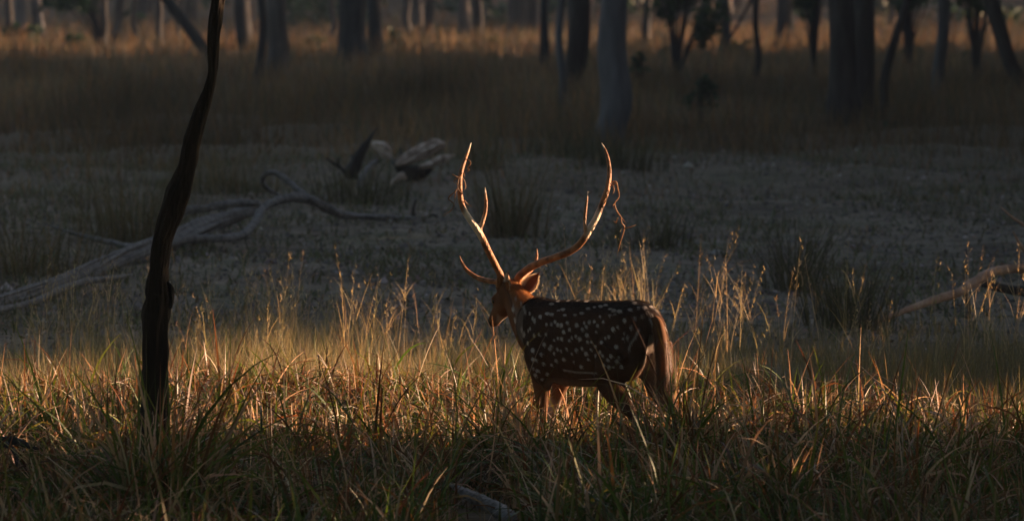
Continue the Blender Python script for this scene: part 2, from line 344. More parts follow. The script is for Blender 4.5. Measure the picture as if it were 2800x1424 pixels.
def make_mid():
    parts = []
    # low weeds on the bare ground, thick on the left, thin on the right
    n = 60000; Y = 27+27*rng.random(n); X = rng.uniform(-1, 1, n)*(HALF*Y+1)
    px = 1400+FPX*X/Y; d = np.interp(px, [0, 500, 900, 1300, 2800], [1, .85, .5, .38, .34])
    k = (rng.random(n) < d*(.25+.7*hnoise(np.stack([X, Y, 0*X], -1), .7, 3)+1.6*(hnoise(np.stack([X, Y*.5, 0*X], -1), .9, 8) > .63))); X, Y = X[k], Y[k]; n = len(X)
    P = np.stack([X, Y, gz(X, Y)], -1); C = pick([(.11, .125, .075, 4), (.15, .135, .095, 3), (.19, .155, .11, 1), (.09, .095, .062, 2)], n)
    parts.append(ribbons(P, rng.uniform(.03, .15, n), rng.uniform(.006, .02, n), rng.uniform(0, 6.28, n), rng.uniform(0, .8, n), rng.uniform(.3, 1.6, n), 3, C, C))
    V, F, C = joinvf(parts)
    tag(link('ground_weeds', npmesh('ground_weeds', V, F, C), M['field']), 'low green grey weeds sprouting from the bare soil', 'weeds', None, 'stuff')
    # fallen leaves
    n = 15000; Y = 26+27*rng.random(n); X = rng.uniform(-1, 1, n)*(HALF*Y+1)
    s = rng.uniform(.008, .028, n); P = np.stack([X, Y, gz(X, Y)+.035], -1)
    a = rng.uniform(0, 6.28, n); e1 = np.stack([np.cos(a), np.sin(a), rng.normal(0, .35, n)], -1); e2 = np.stack([-np.sin(a), np.cos(a), rng.normal(0, .35, n)], -1)
    V = np.stack([P-e1*s[:, None], P-e2*s[:, None]*.6, P+e1*s[:, None], P+e2*s[:, None]*.6], 1).reshape(-1, 3)
    F = np.arange(n*4).reshape(-1, 4)
    C = np.repeat(pick([(.12, .10, .088, 6), (.17, .13, .11, 4), (.27, .18, .15, 1.2), (.38, .34, .31, .4), (.09, .075, .065, 3)], n), 4, 0)
    tag(link('leaf_litter', npmesh('leaf_litter', V, F, C), M['litter']), 'pale and brown fallen leaves scattered over the dark soil', 'leaves', None, 'stuff')
make_mid()
def make_clods():
    n = 12000; Y = 26+28*rng.random(n); X = rng.uniform(-1, 1, n)*(HALF*Y+1); s = rng.uniform(.008, .035, n)*np.where(rng.random(n) < .03, 2, 1)
    P = np.stack([X, Y, gz(X, Y)+.02], -1); o = np.array([(1, 0, 0), (-.2, .9, 0), (-.9, -.1, 0), (.1, -1, 0), (.1, .1, .8)])
    V = P[:, None]+(o[None]*rng.uniform(.6, 1.3, (n, 5, 3)))*s[:, None, None]; b_ = np.arange(n)[:, None, None]*5
    F = (b_+np.array([(0, 1, 4), (1, 2, 4), (2, 3, 4), (3, 0, 4)])[None]).reshape(-1, 3)
    C = np.repeat(pick([(.10, .09, .08, 4), (.16, .14, .12, 3), (.05, .045, .04, 3), (.26, .23, .21, .8), (.2, .13, .10, .6)], n), 5, 0)
    tag(link('soil_clods', npmesh('soil_clods', V.reshape(-1, 3), F, C, False), M['litter']), 'clods and small stones lying on the dark bare soil', 'stones', None, 'stuff')
make_clods()

def make_field():
    parts = []
    n = 125000
    Y = 1/(1/42.0-rng.random(n)*(1/42.0-1/240.0)); X = rng.uniform(-1, 1, n)*(HALF*Y+1.5)
    nz = hnoise(np.stack([X*.6, Y*.25, 0*X], -1), .8, 5)
    k = rng.random(n) < np.clip((Y-46+22*(hnoise(np.stack([X, Y*.35, 0*X], -1), .5, 21)-.5)-3*np.clip(X/6, -1, 1))/18, 0.05, 1)*(.35+nz); X, Y, nz = X[k], Y[k], nz[k]; n = len(X)
    P = np.stack([X, Y, gz(X, Y)-.03], -1)
    C = pick([(.24, .165, .11, 4), (.17, .125, .085, 4), (.12, .115, .075, 3), (.32, .18, .085, 2.4), (.20, .10, .055, 1.8)], n)
    nz2 = hnoise(np.stack([X*.6, Y*.16, 0*X], -1), .7, 9); nz3 = hnoise(np.stack([X, Y*.3, 0*X], -1), .35, 19)
    C *= (.35+1.2*nz2)[:, None]; C = C*(1-.45*nz3[:, None])+np.array([[.07, .075, .045]])*.45*nz3[:, None]
    L = rng.uniform(.15, .8, n)*(.45+1.0*nz)*np.clip(.3+(Y-44)/30, .25, 1)
    a0 = np.abs(rng.normal(0, .2, n))
    parts.append(ribbons(P, L, rng.uniform(.012, .03, n)*(Y/70)**.8, rng.uniform(0, 6.28, n), a0, a0+rng.uniform(0, .9, n), 3, C*.8, C, taper=1.6))
    V, F, C = joinvf(parts)
    tag(link('field_grass', npmesh('field_grass', V, F, C), M['field']), 'brown dry grass covering the forest floor between the trunks', 'grass', None, 'stuff')
make_field()

# grass tussocks standing alone on the bare ground
def tussock(px, py, h, rad, n, dark, label):
    y = depth_of(py); x = (px-1400)/FPX*y; z = gzf(x, y)
    P = np.stack([np.clip(rng.normal(0, rad, n), -1.9*rad, 1.9*rad), np.clip(rng.normal(0, rad*.7, n), -1.3*rad, 1.3*rad), np.full(n, -.02)], -1)
    az = np.arctan2(P[:, 1], P[:, 0])+rng.normal(0, .7, n); a0 = np.abs(rng.normal(.15, .15, n))
    pal = [(.07, .075, .04, 3), (.045, .05, .03, 2)] if dark else [(.13, .12, .075, 3), (.18, .14, .085, 2), (.08, .085, .045, 2)]
    C = pick(pal, n)
    V, F, C = ribbons(P, h*rng.uniform(.5, 1.2, n), rng.uniform(.005, .01, n), az, a0, a0+rng.uniform(.1, .8, n), 4, C*.8, C)
    o = link('grass_tussock', npmesh('grass_tussock', V, F, C), M['straw'], loc=(x, y, z))
    tag(o, label, 'grass tussock', 'tussocks on the bare ground')
for a in [(370, 665, .75, .28, 420, 0, 'tall grey green tussock just left of the leaning near trunk, behind the fallen tree'),
          (60, 760, .6, .3, 300, 0, 'grass tussock at the left picture edge above the long fallen tree'),
          (620, 545, .6, .28, 300, 0, 'thin tussock between the leaning near trunk and the arched dead limb'),
          (985, 560, .5, .25, 260, 1, 'green tussock between the split stump and the long dead limb'),
          (1400, 650, .95, .16, 260, 0, 'tall wispy tussock showing between the two antlers'),
          (1560, 475, .5, .3, 320, 1, 'dark low tussock on the bank, inside the right antler curve'),
          (1700, 500, .5, .28, 300, 1, 'dark tussock at the foot of the pale grey trunk'),
          (2180, 800, .6, .12, 200, 1, 'dark upright tussock right of the deer rump on the bare soil'),
          (2330, 900, .55, .16, 260, 1, 'dark clump of old grass at the left tip of the reddish branch'),
          (1790, 700, .4, .16, 160, 1, 'small green tuft alone on the bare soil behind the right antler'),
          (1320, 500, .75, .12, 120, 0, 'sparse pale tussock just right of the left antler tip')]:
    tussock(*a)

# ------------------------------------------------------------------ tubes
def tube(pts, rad, ns=12, rough=0.0, seed=0, sub=4, ell=None, closed=True, rs=6.0, twist=0.0):
    """tapered round tube through pts (Catmull-Rom), as V,F"""
    P = np.array([list(p) for p in pts], float); r = np.array(rad, float)
    if sub > 1 and len(P) > 2:
        Pe = np.vstack([2*P[0]-P[1], P, 2*P[-1]-P[-2]]); out = []; ro = []
        for i in range(len(P)-1):
            p0, p1, p2, p3 = Pe[i:i+4]
            for k in range(sub):
                t = k/sub
                out.append(.5*((2*p1)+(-p0+p2)*t+(2*p0-5*p1+4*p2-p3)*t*t+(-p0+3*p1-3*p2+p3)*t**3)); ro.append(r[i]*(1-t)+r[i+1]*t)
        out.append(P[-1]); ro.append(r[-1]); P = np.array(out); r = np.array(ro)
    n = len(P); T = np.gradient(P, axis=0); T /= np.linalg.norm(T, axis=1)[:, None]+1e-9
    ref = np.array([0, 0, 1.]) if abs(T[0, 2]) < .8 else np.array([0, 1., 0])
    N = np.cross(T[0], ref); N /= np.linalg.norm(N); V = []
    th = np.linspace(0, 2*np.pi, ns, endpoint=False)
    for i in range(n):
        N = N-T[i]*N.dot(T[i]); N /= np.linalg.norm(N)+1e-9; B = np.cross(T[i], N)
        rr = np.full(ns, r[i])
        a = th+twist*i/n
        ring = P[i]+(np.cos(a)[:, None]*N+np.sin(a)[:, None]*B*(ell or 1))*rr[:, None]
        if rough:
            f = 1+rough*(hnoise(np.stack([np.cos(th)*1.4, np.sin(th)*1.4, np.full(ns, i*rs/n)], -1), 1.3, seed)-.5)*2
            ring = P[i]+(ring-P[i])*f[:, None]
        V.append(ring)
    V = np.concatenate(V); i = np.arange(n-1)[:, None]*ns; j = np.arange(ns)[None, :]; j2 = (j+1) % ns
    F = np.stack([i+j, i+j2, i+ns+j2, i+ns+j], -1).reshape(-1, 4)
    Fl = F.tolist()
    if closed: Fl += [list(range(ns))[::-1], list(range((n-1)*ns, n*ns))]
    return V, Fl
def pymesh(name, parts, smooth=True):
    V = []; F = []; o = 0
    for v, f in parts:
        V.append(np.asarray(v)); F += [[a+o for a in q] for q in f]; o += len(v)
    me = bpy.data.meshes.new(name); me.from_pydata(np.concatenate(V).tolist(), [], F)
    if smooth: me.polygons.foreach_set('use_smooth', np.ones(len(me.polygons), bool))
    me.update(); return me

# leafy mass: quads scattered through clumps
def leafmass(blobs, per, size, pal, clump=.45, flat=.6):
    Vs = []; Cs = []
    for (c, r) in blobs:
        c = np.array(c, float); r = np.array(r if hasattr(r, '__len__') else (r, r, r), float)
        k = max(3, per//14); d = rng.normal(0, 1, (k, 3)); d /= np.linalg.norm(d, axis=1)[:, None]; cc = d*rng.random((k, 1))**.4
        q = cc[rng.integers(0, k, per)]+rng.normal(0, .13, (per, 3)); P = c+q*r
        a = rng.normal(0, 1, (per, 3)); a[:, 2] *= flat; a /= np.linalg.norm(a, axis=1)[:, None]
        b = np.cross(a, rng.normal(0, 1, (per, 3))); b /= np.linalg.norm(b, axis=1)[:, None]
        s = size*rng.uniform(.6, 1.3, (per, 1))
        Vs.append(np.stack([P-a*s, P-b*s*.45, P+a*s, P+b*s*.45], 1).reshape(-1, 3)); Cs.append(np.repeat(pick(pal, per), 4, 0))
    V = np.concatenate(Vs); return V, np.arange(len(V)).reshape(-1, 4), np.concatenate(Cs)
GREEN = [(.03, .055, .022, 4), (.045, .07, .025, 3), (.02, .04, .02, 3), (.07, .075, .03, 1)]

# shared crowns (carried above the picture)
CROWNS = []
for k in range(3):
    bl = [((rng.normal(0, 1.4), rng.normal(0, 1.4), rng.uniform(-1.5, 2.2)), (rng.uniform(1.1, 1.9), rng.uniform(1.1, 1.9), rng.uniform(.8, 1.3))) for _ in range(9)]
    V, F, C = leafmass(bl, 260, .16, GREEN); me = npmesh('crown', V, F, C, False); me.materials.append(M['leaf']); CROWNS.append(me)

TREEN = [0]
def bgtree(px, py, w, mat, label, toppx=None, lean=0.0, flare=1.35, bend=0.0, fork=None, name='tree', hgt=None, limb=None, crown=True, Y=None, rough=.12):
    """px,py base in the photo, w trunk width in photo pixels half-way up the visible part"""
    TREEN[0] += 1; k = TREEN[0]
    y = Y or depth_of(py); sc = FPX/y; r = w/sc/2; x = (px-1400)/sc; z = gzf(x, y)
    H = hgt or rng.uniform(8.5, 11.5)
    dx = 0 if toppx is None else ((toppx-px)/sc)/max(.3, (py/sc))      # sideways metres per metre of height
    root = empty(name, (x, y, z)); tag(root, label, 'tree', 'trees of the background wood')
    hs = [-.25, .0, .25, .7, 1.4, 2.4, 4.0, 6.2, H]
    pts = []; rr = []
    for h in hs:
        s = dx*h if h < 4 else dx*4+(h-4)*dx*.25
        pts.append((s+bend*math.sin(min(h, 5)*1.1)+rng.normal(0, .03), rng.normal(0, .015), h))
        rr.append(r*(1+(flare-1)*math.exp(-max(h, 0)*3))*(1-.45*max(h, 0)/H))
    parts = [tube(pts, rr, 14, rough, k, 4)]
    top = pts[-1]
    for q in range(3):                                                   # limbs into the crown
        a = rng.uniform(0, 6.28); h0 = rng.uniform(4.6, 6.5); s = dx*4+(h0-4)*dx*.25
        parts.append(tube([(s, 0, h0), (s+math.cos(a)*.9, math.sin(a)*.9, h0+.9), (s+math.cos(a)*1.9, math.sin(a)*1.9, h0+2.4)], [r*.5, r*.35, r*.12], 7, .1, k+q, 2))
    if fork:                                                            # (height, dx at 2.6 m, width factor): a stem splitting low
        h0, fx, fw = fork; s = dx*h0
        parts.append(tube([(s, 0, h0-.1), (s+fx*.35, .1, h0+.5), (s+fx, .2, 2.6), (s+fx*2, .4, 6)], [r*fw, r*fw*.9, r*fw*.8, r*fw*.3], 10, .12, k+9, 3))
    if limb:
        for (h0, ex, ez, lw) in limb:
            s = dx*h0; parts.append(tube([(s, 0, h0), (s+ex*.5, -.1, h0+ez*.4), (s+ex, -.2, h0+ez)], [lw, lw*.7, lw*.35], 7, .15, k, 3))
    link('trunk', pymesh('trunk', parts), M[mat], root)
    if crown:
        c = link('crown', CROWNS[k % 3], None, root, (top[0], top[1], H-.6)); c.rotation_euler = (0, 0, rng.uniform(0, 6.28)); s = rng.uniform(.8, 1.15); c.scale = (s, s, s*.9)
    return root
BT = [
 (27, 110, 22, 'bark_dark', 'slim dark trunk nearest the left picture edge', {}),
 (56, 112, 30, 'bark_grey', 'blue grey trunk rising behind the dark bush in the upper left corner', {}),
 (100, 108, 22, 'bark_dark', 'dark trunk just right of the blue grey one in the upper left corner', {}),
 (124, 112, 17, 'bark_grey', 'slanting pale trunk with sunlit flank in the upper left corner', dict(toppx=104)),
 (283, 128, 15, 'bark_dark', 'short dark stem under the hanging leaves at upper left', dict(toppx=290)),
 (318, 124, 24, 'bark_mid', 'dark trunk widening upward, first left of the lit thin pole', dict(toppx=330)),
 (368, 124, 13, 'bark_mid', 'thin pole with sunlit right edge against the orange grass', {}),
 (436, 130, 19, 'bark_dark', 'dark trunk bent near its foot, left of the diagonal trunk', dict(toppx=428, bend=.1)),
 (487, 132, 8, 'bark_dark', 'very thin sapling standing under the diagonal trunk', {}),
 (585, 175, 30, 'bark_dark', 'thick dark diagonal trunk leaning left behind the near leaning trunk', dict(toppx=462, flare=1.1)),
 (665, 148, 44, 'bark_dark', 'broad dark trunk just right of the near leaning trunk', {}),
 (712, 240, 24, 'bark_dark', 'straight dark trunk standing nearest in the left centre group', dict(flare=1.2)),
 (757, 222, 62, 'bark_mid', 'wide trunk with a pale scar and a sunlit right edge', dict(flare=1.15)),
 (902, 118, 15, 'bark_mid', 'thin stem leaning right, close beside the broadest dark trunk', dict(toppx=915)),
 (964, 182, 80, 'bark_dark', 'broadest near-black trunk of the upper centre left', dict(flare=1.3)),
 (1028, 165, 44, 'bark_dark', 'rough trunk touching the right side of the broadest dark trunk', {}),
 (1114, 98, 20, 'bark_dark', 'curved trunk forking at the top of the picture, first of a group of three', dict(bend=.12, toppx=1104)),
 (1142, 95, 28, 'bark_mid', 'greyish trunk, middle one of the group of three', {}),
 (1177, 118, 27, 'bark_dark', 'straight dark trunk, last of the group of three', {}),
 (1272, 100, 32, 'bark_mid', 'grey brown trunk, left one of the pair above the left antler', {}),
 (1306, 112, 28, 'bark_dark', 'darker trunk, right one of the pair above the left antler', {}),
 (1417, 90, 54, 'bark_dark', 'wide black trunk at the top edge above the deer head', {}),
 (1463, 90, 26, 'bark_mid', 'brown trunk pressed against the right side of the wide black trunk', {}),
 (1492, 200, 24, 'bark_dark', 'dark trunk alone in the grass above the gap of the antlers', {}),
 (1535, 345, 20, 'bark_grey', 'slim pale stem rising straight beside the big dark trunk', dict(flare=1.15)),
 (1578, 300, 62, 'bark_dark', 'big dark trunk just left of the pale grey trunk', dict(flare=1.2)),
 (1672, 395, 78, 'bark_grey', 'big pale grey trunk with flared foot behind the right antler', dict(flare=1.3)),
 (1768, 122, 22, 'bark_dark', 'dark trunk right of the pale grey trunk, beside hanging green leaves', {}),
 (1980, 165, 26, 'bark_dark', 'dark trunk half hidden by the green leafy branches', {}),
 (1965, 172, 9, 'bark_dark', 'thin slanting stem crossing behind the leafy branches', dict(toppx=2056, flare=1.0)),
 (2068, 240, 17, 'bark_dark', 'slender straight dark trunk left of the sunlit-edged trunk', {}),
 (2143, 140, 48, 'bark_dark', 'dark trunk with an orange sunlit right edge at upper right', {}),
 (2300, 345, 78, 'bark_dark', 'huge rough dark trunk with root spreading left at the right', dict(flare=1.45, rough=.2)),
 (2362, 325, 62, 'bark_dark', 'dark trunk fused against the right side of the huge rough trunk', dict(flare=1.2, rough=.2)),
 (2402, 330, 24, 'bark_dark', 'bent dark stem leaning right beside the huge double trunk', dict(toppx=2488, flare=1.1, bend=-.05)),
 (2565, 295, 34, 'bark_grey', 'grey trunk standing alone between the huge trunk and the right edge', dict(toppx=2585, flare=1.15)),
 (2808, 275, 46, 'bark_dark', 'leaning dark trunk with orange lit flank at the right picture edge', dict(toppx=2705, flare=1.1)),
]
for (px, py, wd, mt, lb, kw) in BT:
    kw.setdefault('rough', .26); bgtree(px, py, wd, mt, lb, **kw)

# further distance: many trunks that read as one mass
def far_wood():
    parts = []
    for k in range(210):
        y = rng.uniform(165, 330); x = rng.uniform(-1, 1)*(HALF*y+6); z = gzf(x, y); r = rng.uniform(.12, .35); h = rng.uniform(7, 11)
        ln = rng.normal(0, .06)
        parts.append(tube([(x, y, z-.3), (x+ln, y, z+1.2), (x+ln*3, y, z+h*.5), (x+ln*6, y, z+h)], [r*1.2, r, r*.8, r*.3], 8, .15, k, 2))
    o = link('distant_woodland', pymesh('distant_woodland', parts), M['bark_mid']); tag(o, 'distant trunks of the wood that merge at the top of the picture', 'woodland', None, 'stuff')
    bl = []
    for k in range(520):
        y = rng.uniform(160, 380); x = rng.uniform(-1, 1)*(HALF*y+14); z = gzf(x, y)
        bl.append(((x, y, z+rng.uniform(.2, 9)), (rng.uniform(1.5, 3.2), 2, rng.uniform(.9, 2.2))))
    V, F, C = leafmass(bl, 240, .3, GREEN)
    o = link('distant_undergrowth', npmesh('distant_undergrowth', V, F, C, False), M['leaf']); tag(o, 'dark undergrowth and low crowns far behind the trunks', 'undergrowth', None, 'stuff')
far_wood()

# bushes and leafy low branches
def bush(px, py, wpx, hpx, ypos, n, label, name='bush', size=.05, hang=False, lowpy=None, stemx=0):
    y = ypos; sc = FPX/y; x = (px-1400)/sc; z0 = gzf(x, y); topz = at(px, py, y).z
    root = empty(name, (x, y, z0)); tag(root, label, 'bush' if not hang else 'sapling', 'bushes of the background wood' if not hang else 'leafy saplings of the background wood')
    rz = hpx/sc/2; cz = topz-rz-z0; rx = wpx/sc/2
    bl = [((rng.uniform(-.75, .75)*rx, rng.uniform(-.5, .5)*rx, cz+rng.uniform(-.7, .7)*rz), (rx*rng.uniform(.2, .5), rx*.4, rz*rng.uniform(.15, .4))) for _ in range(16)]
    V, F, C = leafmass(bl, n//16, size, [(.02, .05, .03, 3), (.03, .06, .03, 2), (.045, .075, .03, 1)])
    link('foliage', npmesh('foliage', V, F, C, False), M['leaf'], root)
    st = []
    for (c, r) in bl:
        st.append(tube([(stemx, 0, -.05), (stemx*.6+c[0]*.3, c[1]*.3, max(.1, c[2]*.5)), (c[0], c[1], c[2]+r[2]*.5)], [.035, .022, .008], 6, .1, 1, 3))
    link('stem', pymesh('stem', st), M['bark_dark'], root)
bush(75, 62, 120, 75, 128, 1400, 'dark green bush at the foot of the trunks in the upper left corner', size=.10)
bush(205, 92, 70, 45, 122, 500, 'low dark bush fringing the orange grass at upper left', size=.09)
bush(1905, 195, 115, 125, 64, 1300, 'small dark blue green shrub standing right of the pale grey trunk', size=.055)
bush(1750, 130, 60, 80, 80, 500, 'dim shrub close to the right side of the pale grey trunk', size=.06)
bush(205, -230, 220, 290, 118, 2300, 'sapling with dark leaves hanging over the orange grass at upper left', 'sapling', .10, True, stemx=.9)
bush(1850, -200, 240, 330, 85, 3600, 'leafy green sapling right of the pale grey trunk at the top edge', 'sapling', .075, True)
bush(2225, -220, 150, 285, 90, 1600, 'dark leafy sapling at the top edge left of the huge trunk', 'sapling', .07, True)
bush(2480, -230, 210, 300, 95, 2000, 'dim leafy sapling at the top edge right of the huge trunk', 'sapling', .08, True)
bush(2668, -220, 130, 310, 80, 1500, 'dark leaves beside the leaning trunk in the upper right corner', 'sapling', .06, True)
bush(2440, 330, 60, 45, 62, 240, 'tiny low bush at the foot of the huge double trunk', size=.035)
bush(1080, 60, 40, 110, 118, 300, 'narrow dark shrub right of the broadest dark trunk', size=.08)

for k, (px, py, w_, h_, yy, n_, lb) in enumerate([(250, 100, 60, 40, 135, 300, 'small dark bush between the thin stems at upper left'), (600, 118, 70, 34, 120, 300, 'low bush at the foot of the diagonal trunk, near the leaning trunk'),
        (860, 96, 60, 46, 125, 300, 'low bush just left of the broadest dark trunk'), (1220, 70, 60, 40, 150, 260, 'dark bush between the group of three trunks and the pair'), (1355, 100, 60, 34, 130, 240, 'low bush in front of the wide black trunk'),
        (1440, 160, 50, 30, 105, 200, 'small bush in the grass above the gap of the antlers'), (1820, 120, 70, 60, 110, 360, 'bush behind the leafy sapling right of the pale trunk'), (2020, 110, 80, 60, 115, 360, 'dim bush left of the slender straight trunk'),
        (2215, 110, 60, 60, 120, 300, 'dim bush between the sunlit-edged trunk and the huge trunk'), (2500, 120, 80, 60, 105, 360, 'dark bush between the bent stem and the lone grey trunk'), (2650, 130, 60, 60, 100, 300, 'dark bush left of the leaning trunk at the right edge')]):
    bush(px, py, w_, h_, yy, n_, lb, size=.09)

# unseen leaf walls right of the clearing, their gaps laid out to shape the sunlight
def shade_thicket():
    bl = []
    def wall(x0, x1, y0, y1, step, h, keep=1.0, r=1.5):
        yy = y0
        while yy < y1:
            for hz in np.arange(.6, h, 1.5):
                if random.random() < keep:
                    t = (yy-y0)/max(1e-6, (y1-y0)); bl.append(((x0+(x1-x0)*t+random.uniform(-.7, .7), yy+random.uniform(-.3, .3), hz), (r, r, r*.9)))
            yy += step
    wall(7.0, 8.0, 20.0-1.2*9, 20.05, 1.2, 4.8)
    for k in range(40): bl.append(((random.uniform(4.0, 4.7), random.uniform(23.0, 26.3), random.uniform(.05, .36)), (.4, .4, .4)))  # low unseen shrubs added to dim the fine grass at right
    wall(9.0, 9.4, 28.6, 30.5, 1.3, 6, keep=.45, r=.9)
    wall(9.2, 13.5, FAR_EDGE+1.5, 70, 1.6, 7.5)
    wall(12.6, 14.5, 66, 72, 1.6, 8)
    wall(11.5, 17, 30, 76, 1.7, 8, keep=.9)
    wall(17, 27, 74, 112, 2.2, 9, keep=.8, r=1.9)
    wall(14.0, 25.5, 70, 118, 1.9, 9.0, r=1.9)
    wall(26, 33, 118, 175, 2.6, 9.0, keep=.42, r=1.9)
    wall(33, 52, 175, 300, 3.4, 12.0, keep=.6, r=2.4)
    V, F, C = leafmass(bl, 800, .20, GREEN, flat=1)
    o = link('shade_thicket', npmesh('shade_thicket', V, F, C, False), M['leaf']); tag(o, 'unseen leafy growth right of the clearing, laid out to shade it', 'shade_thicket', None, 'stuff')
NEAR_EDGE, FAR_EDGE = 20.6, 29.4
shade_thicket()

# ------------------------------------------------------------------ leaning near tree
def near_tree():
    Y0 = 17.8
    E = [(0, 576, 615), (52, 570, 609), (105, 565, 603), (160, 568, 598), (201, 569, 594), (256, 553, 584), (321, 521, 569), (389, 500, 553), (458, 487, 537),
         (527, 450, 523), (560, 438, 512), (595, 429, 500), (664, 413, 473), (733, 407, 462), (790, 397, 463), (815, 394, 470), (860, 390, 466), (916, 386, 464), (1031, 383, 463), (1150, 380, 466), (1350, 372, 474)]
    base = at(423, 1350, Y0); base.z = gzf(base.x, Y0)
    root = empty('leaning_tree', base); tag(root, 'thin near-black leaning tree trunk standing in the foreground sedge at left', 'tree')
    pts = []; rr = []
    # above the picture it goes on bending up
    for (dxp, py, wd) in [(640, -1500, 14), (650, -1000, 22), (632, -500, 30), (612, -150, 36)]:
        pts.append(at(dxp, py, Y0)-base); rr.append(wd/2*Y0/FPX)
    for (py, a, c) in E: pts.append(at((a+c)/2, py, Y0)-base); rr.append((c-a)/2*Y0/FPX)
    p = pts[-1]; pts.append(Vector((p.x, p.y, -.1))); rr.append(rr[-1]*1.15)
    pts = pts[::-1]; rr = rr[::-1]
    rr = [a*.95 for a in rr]; V, F = tube(pts, rr, 48, .16, 7, 12, rs=22)
    # long grooves running up the stem
    ns = 48; V = V.reshape(-1, ns, 3); n = len(V); c = V.mean(1, keepdims=True); th = np.arange(ns)/ns*2*np.pi
    g = np.ones((n, ns))
    for i in range(n):
        s = i/n; g[i] += -.17*np.exp(-((np.angle(np.exp(1j*(th-(1.4+1.2*math.sin(s*5)))))/.35)**2))-.12*np.exp(-((np.angle(np.exp(1j*(th-(3.9+.8*math.sin(s*7+1)))))/.3)**2))+.05*np.sin(th*7+s*9)+.03*np.sin(th*11-s*30)
    rg = hnoise(np.stack([np.cos(th)[None]*5+0*g, np.sin(th)[None]*5+0*g, c[:, 0, 2][:, None]*7+0*g], -1), 1.0, 61)
    g = g+.22*(np.abs(rg-.5)*2-.4)
    V = (c+(V-c)*g[..., None]).reshape(-1, 3)
    parts = [(V, F)]
    link('trunk', pymesh('trunk', parts), M['bark_near'], root)
    # bark knot on the right edge
    kp = at(466, 806, Y0)-base
    link('knot', pymesh('knot', [tube([kp+Vector((0, 0, -.06)), kp+Vector((.002, 0, -.02)), kp+Vector((.002, 0, .03)), kp+Vector((-.012, 0, .06))], [.006, .016, .014, .004], 9, .3, 3, 3)]), M['bark_near'], root)
    top = pts[-1]; br = []
    for k in range(5):
        a = k*1.3; q = pts[-2-(k % 3)]; br.append(tube([q, q+Vector((math.cos(a)*.6, math.sin(a)*.6, .5)), q+Vector((math.cos(a)*1.3, math.sin(a)*1.3, 1.3))], [.02, .014, .005], 6, .1, k, 3))
    link('branch', pymesh('branch', br), M['bark_near'], root)
    cr = link('crown', CROWNS[1], None, root, top+Vector((0, 0, .6))); cr.scale = (.6, .6, .5)
near_tree()

# ------------------------------------------------------------------ dead wood
def P3(lst, y0, y1):     # (px,py,w) list laid between two distances
    n = len(lst); out = []; r = []
    for i, (a, b_, w_) in enumerate(lst):
        y = y0+(y1-y0)*i/max(1, n-1); out.append(at(a, b_, y)); r.append(w_/2*y/FPX)
    return out, r
def woodpart(name, lists, mat, root, base, rough=.3, ns=11, ell=None):
    parts = []
    for k, (lst, y0, y1) in enumerate(lists):
        p, r = P3(lst, y0, y1); parts.append(tube([q-base for q in p], r, ns, rough, k+3, 6, ell=ell, rs=len(lst)*3.4))
    return link(name, pymesh(name, parts), M[mat], root)
def bundle(name, lst, y0, y1, n, mat, root, base, seed):
    # a weathered log whose grain has opened: long splintered ribs lying side by side
    rg = np.random.default_rng(seed); parts = []; p, r_ = P3(lst, y0, y1); p = [q-base for q in p]
    parts.append(tube(p, [a*.8 for a in r_], 12, .3, seed, 5, rs=len(lst)*3))
    for k in range(n):
        a = 6.283*k/n+rg.normal(0, .2); i0 = int(rg.integers(0, max(1, len(p)//2))); i1 = int(rg.integers(min(len(p)-1, i0+2), len(p)))+1; seg = []; rr = []
        for i in range(i0, min(i1, len(p))):
            d = (p[min(i+1, len(p)-1)]-p[max(i-1, 0)]).normalized(); u = d.cross(Vector((0, 1, 0))).normalized(); v = u.cross(d)
            aa = a+.25*i; off = r_[i]*.8*(1+rg.normal(0, .16)); seg.append(p[i]+u*(math.cos(aa)*off)+v*(math.sin(aa)*off)); rr.append(max(.004, r_[i]*(.22+rg.normal(0, .07))))
        if len(seg) < 3: continue
        rr[0] *= .3; rr[-1] *= .3; parts.append(tube(seg, rr, 7, .35, seed+k, 4, rs=9))
    return link(name, pymesh(name, parts), M[mat], root)
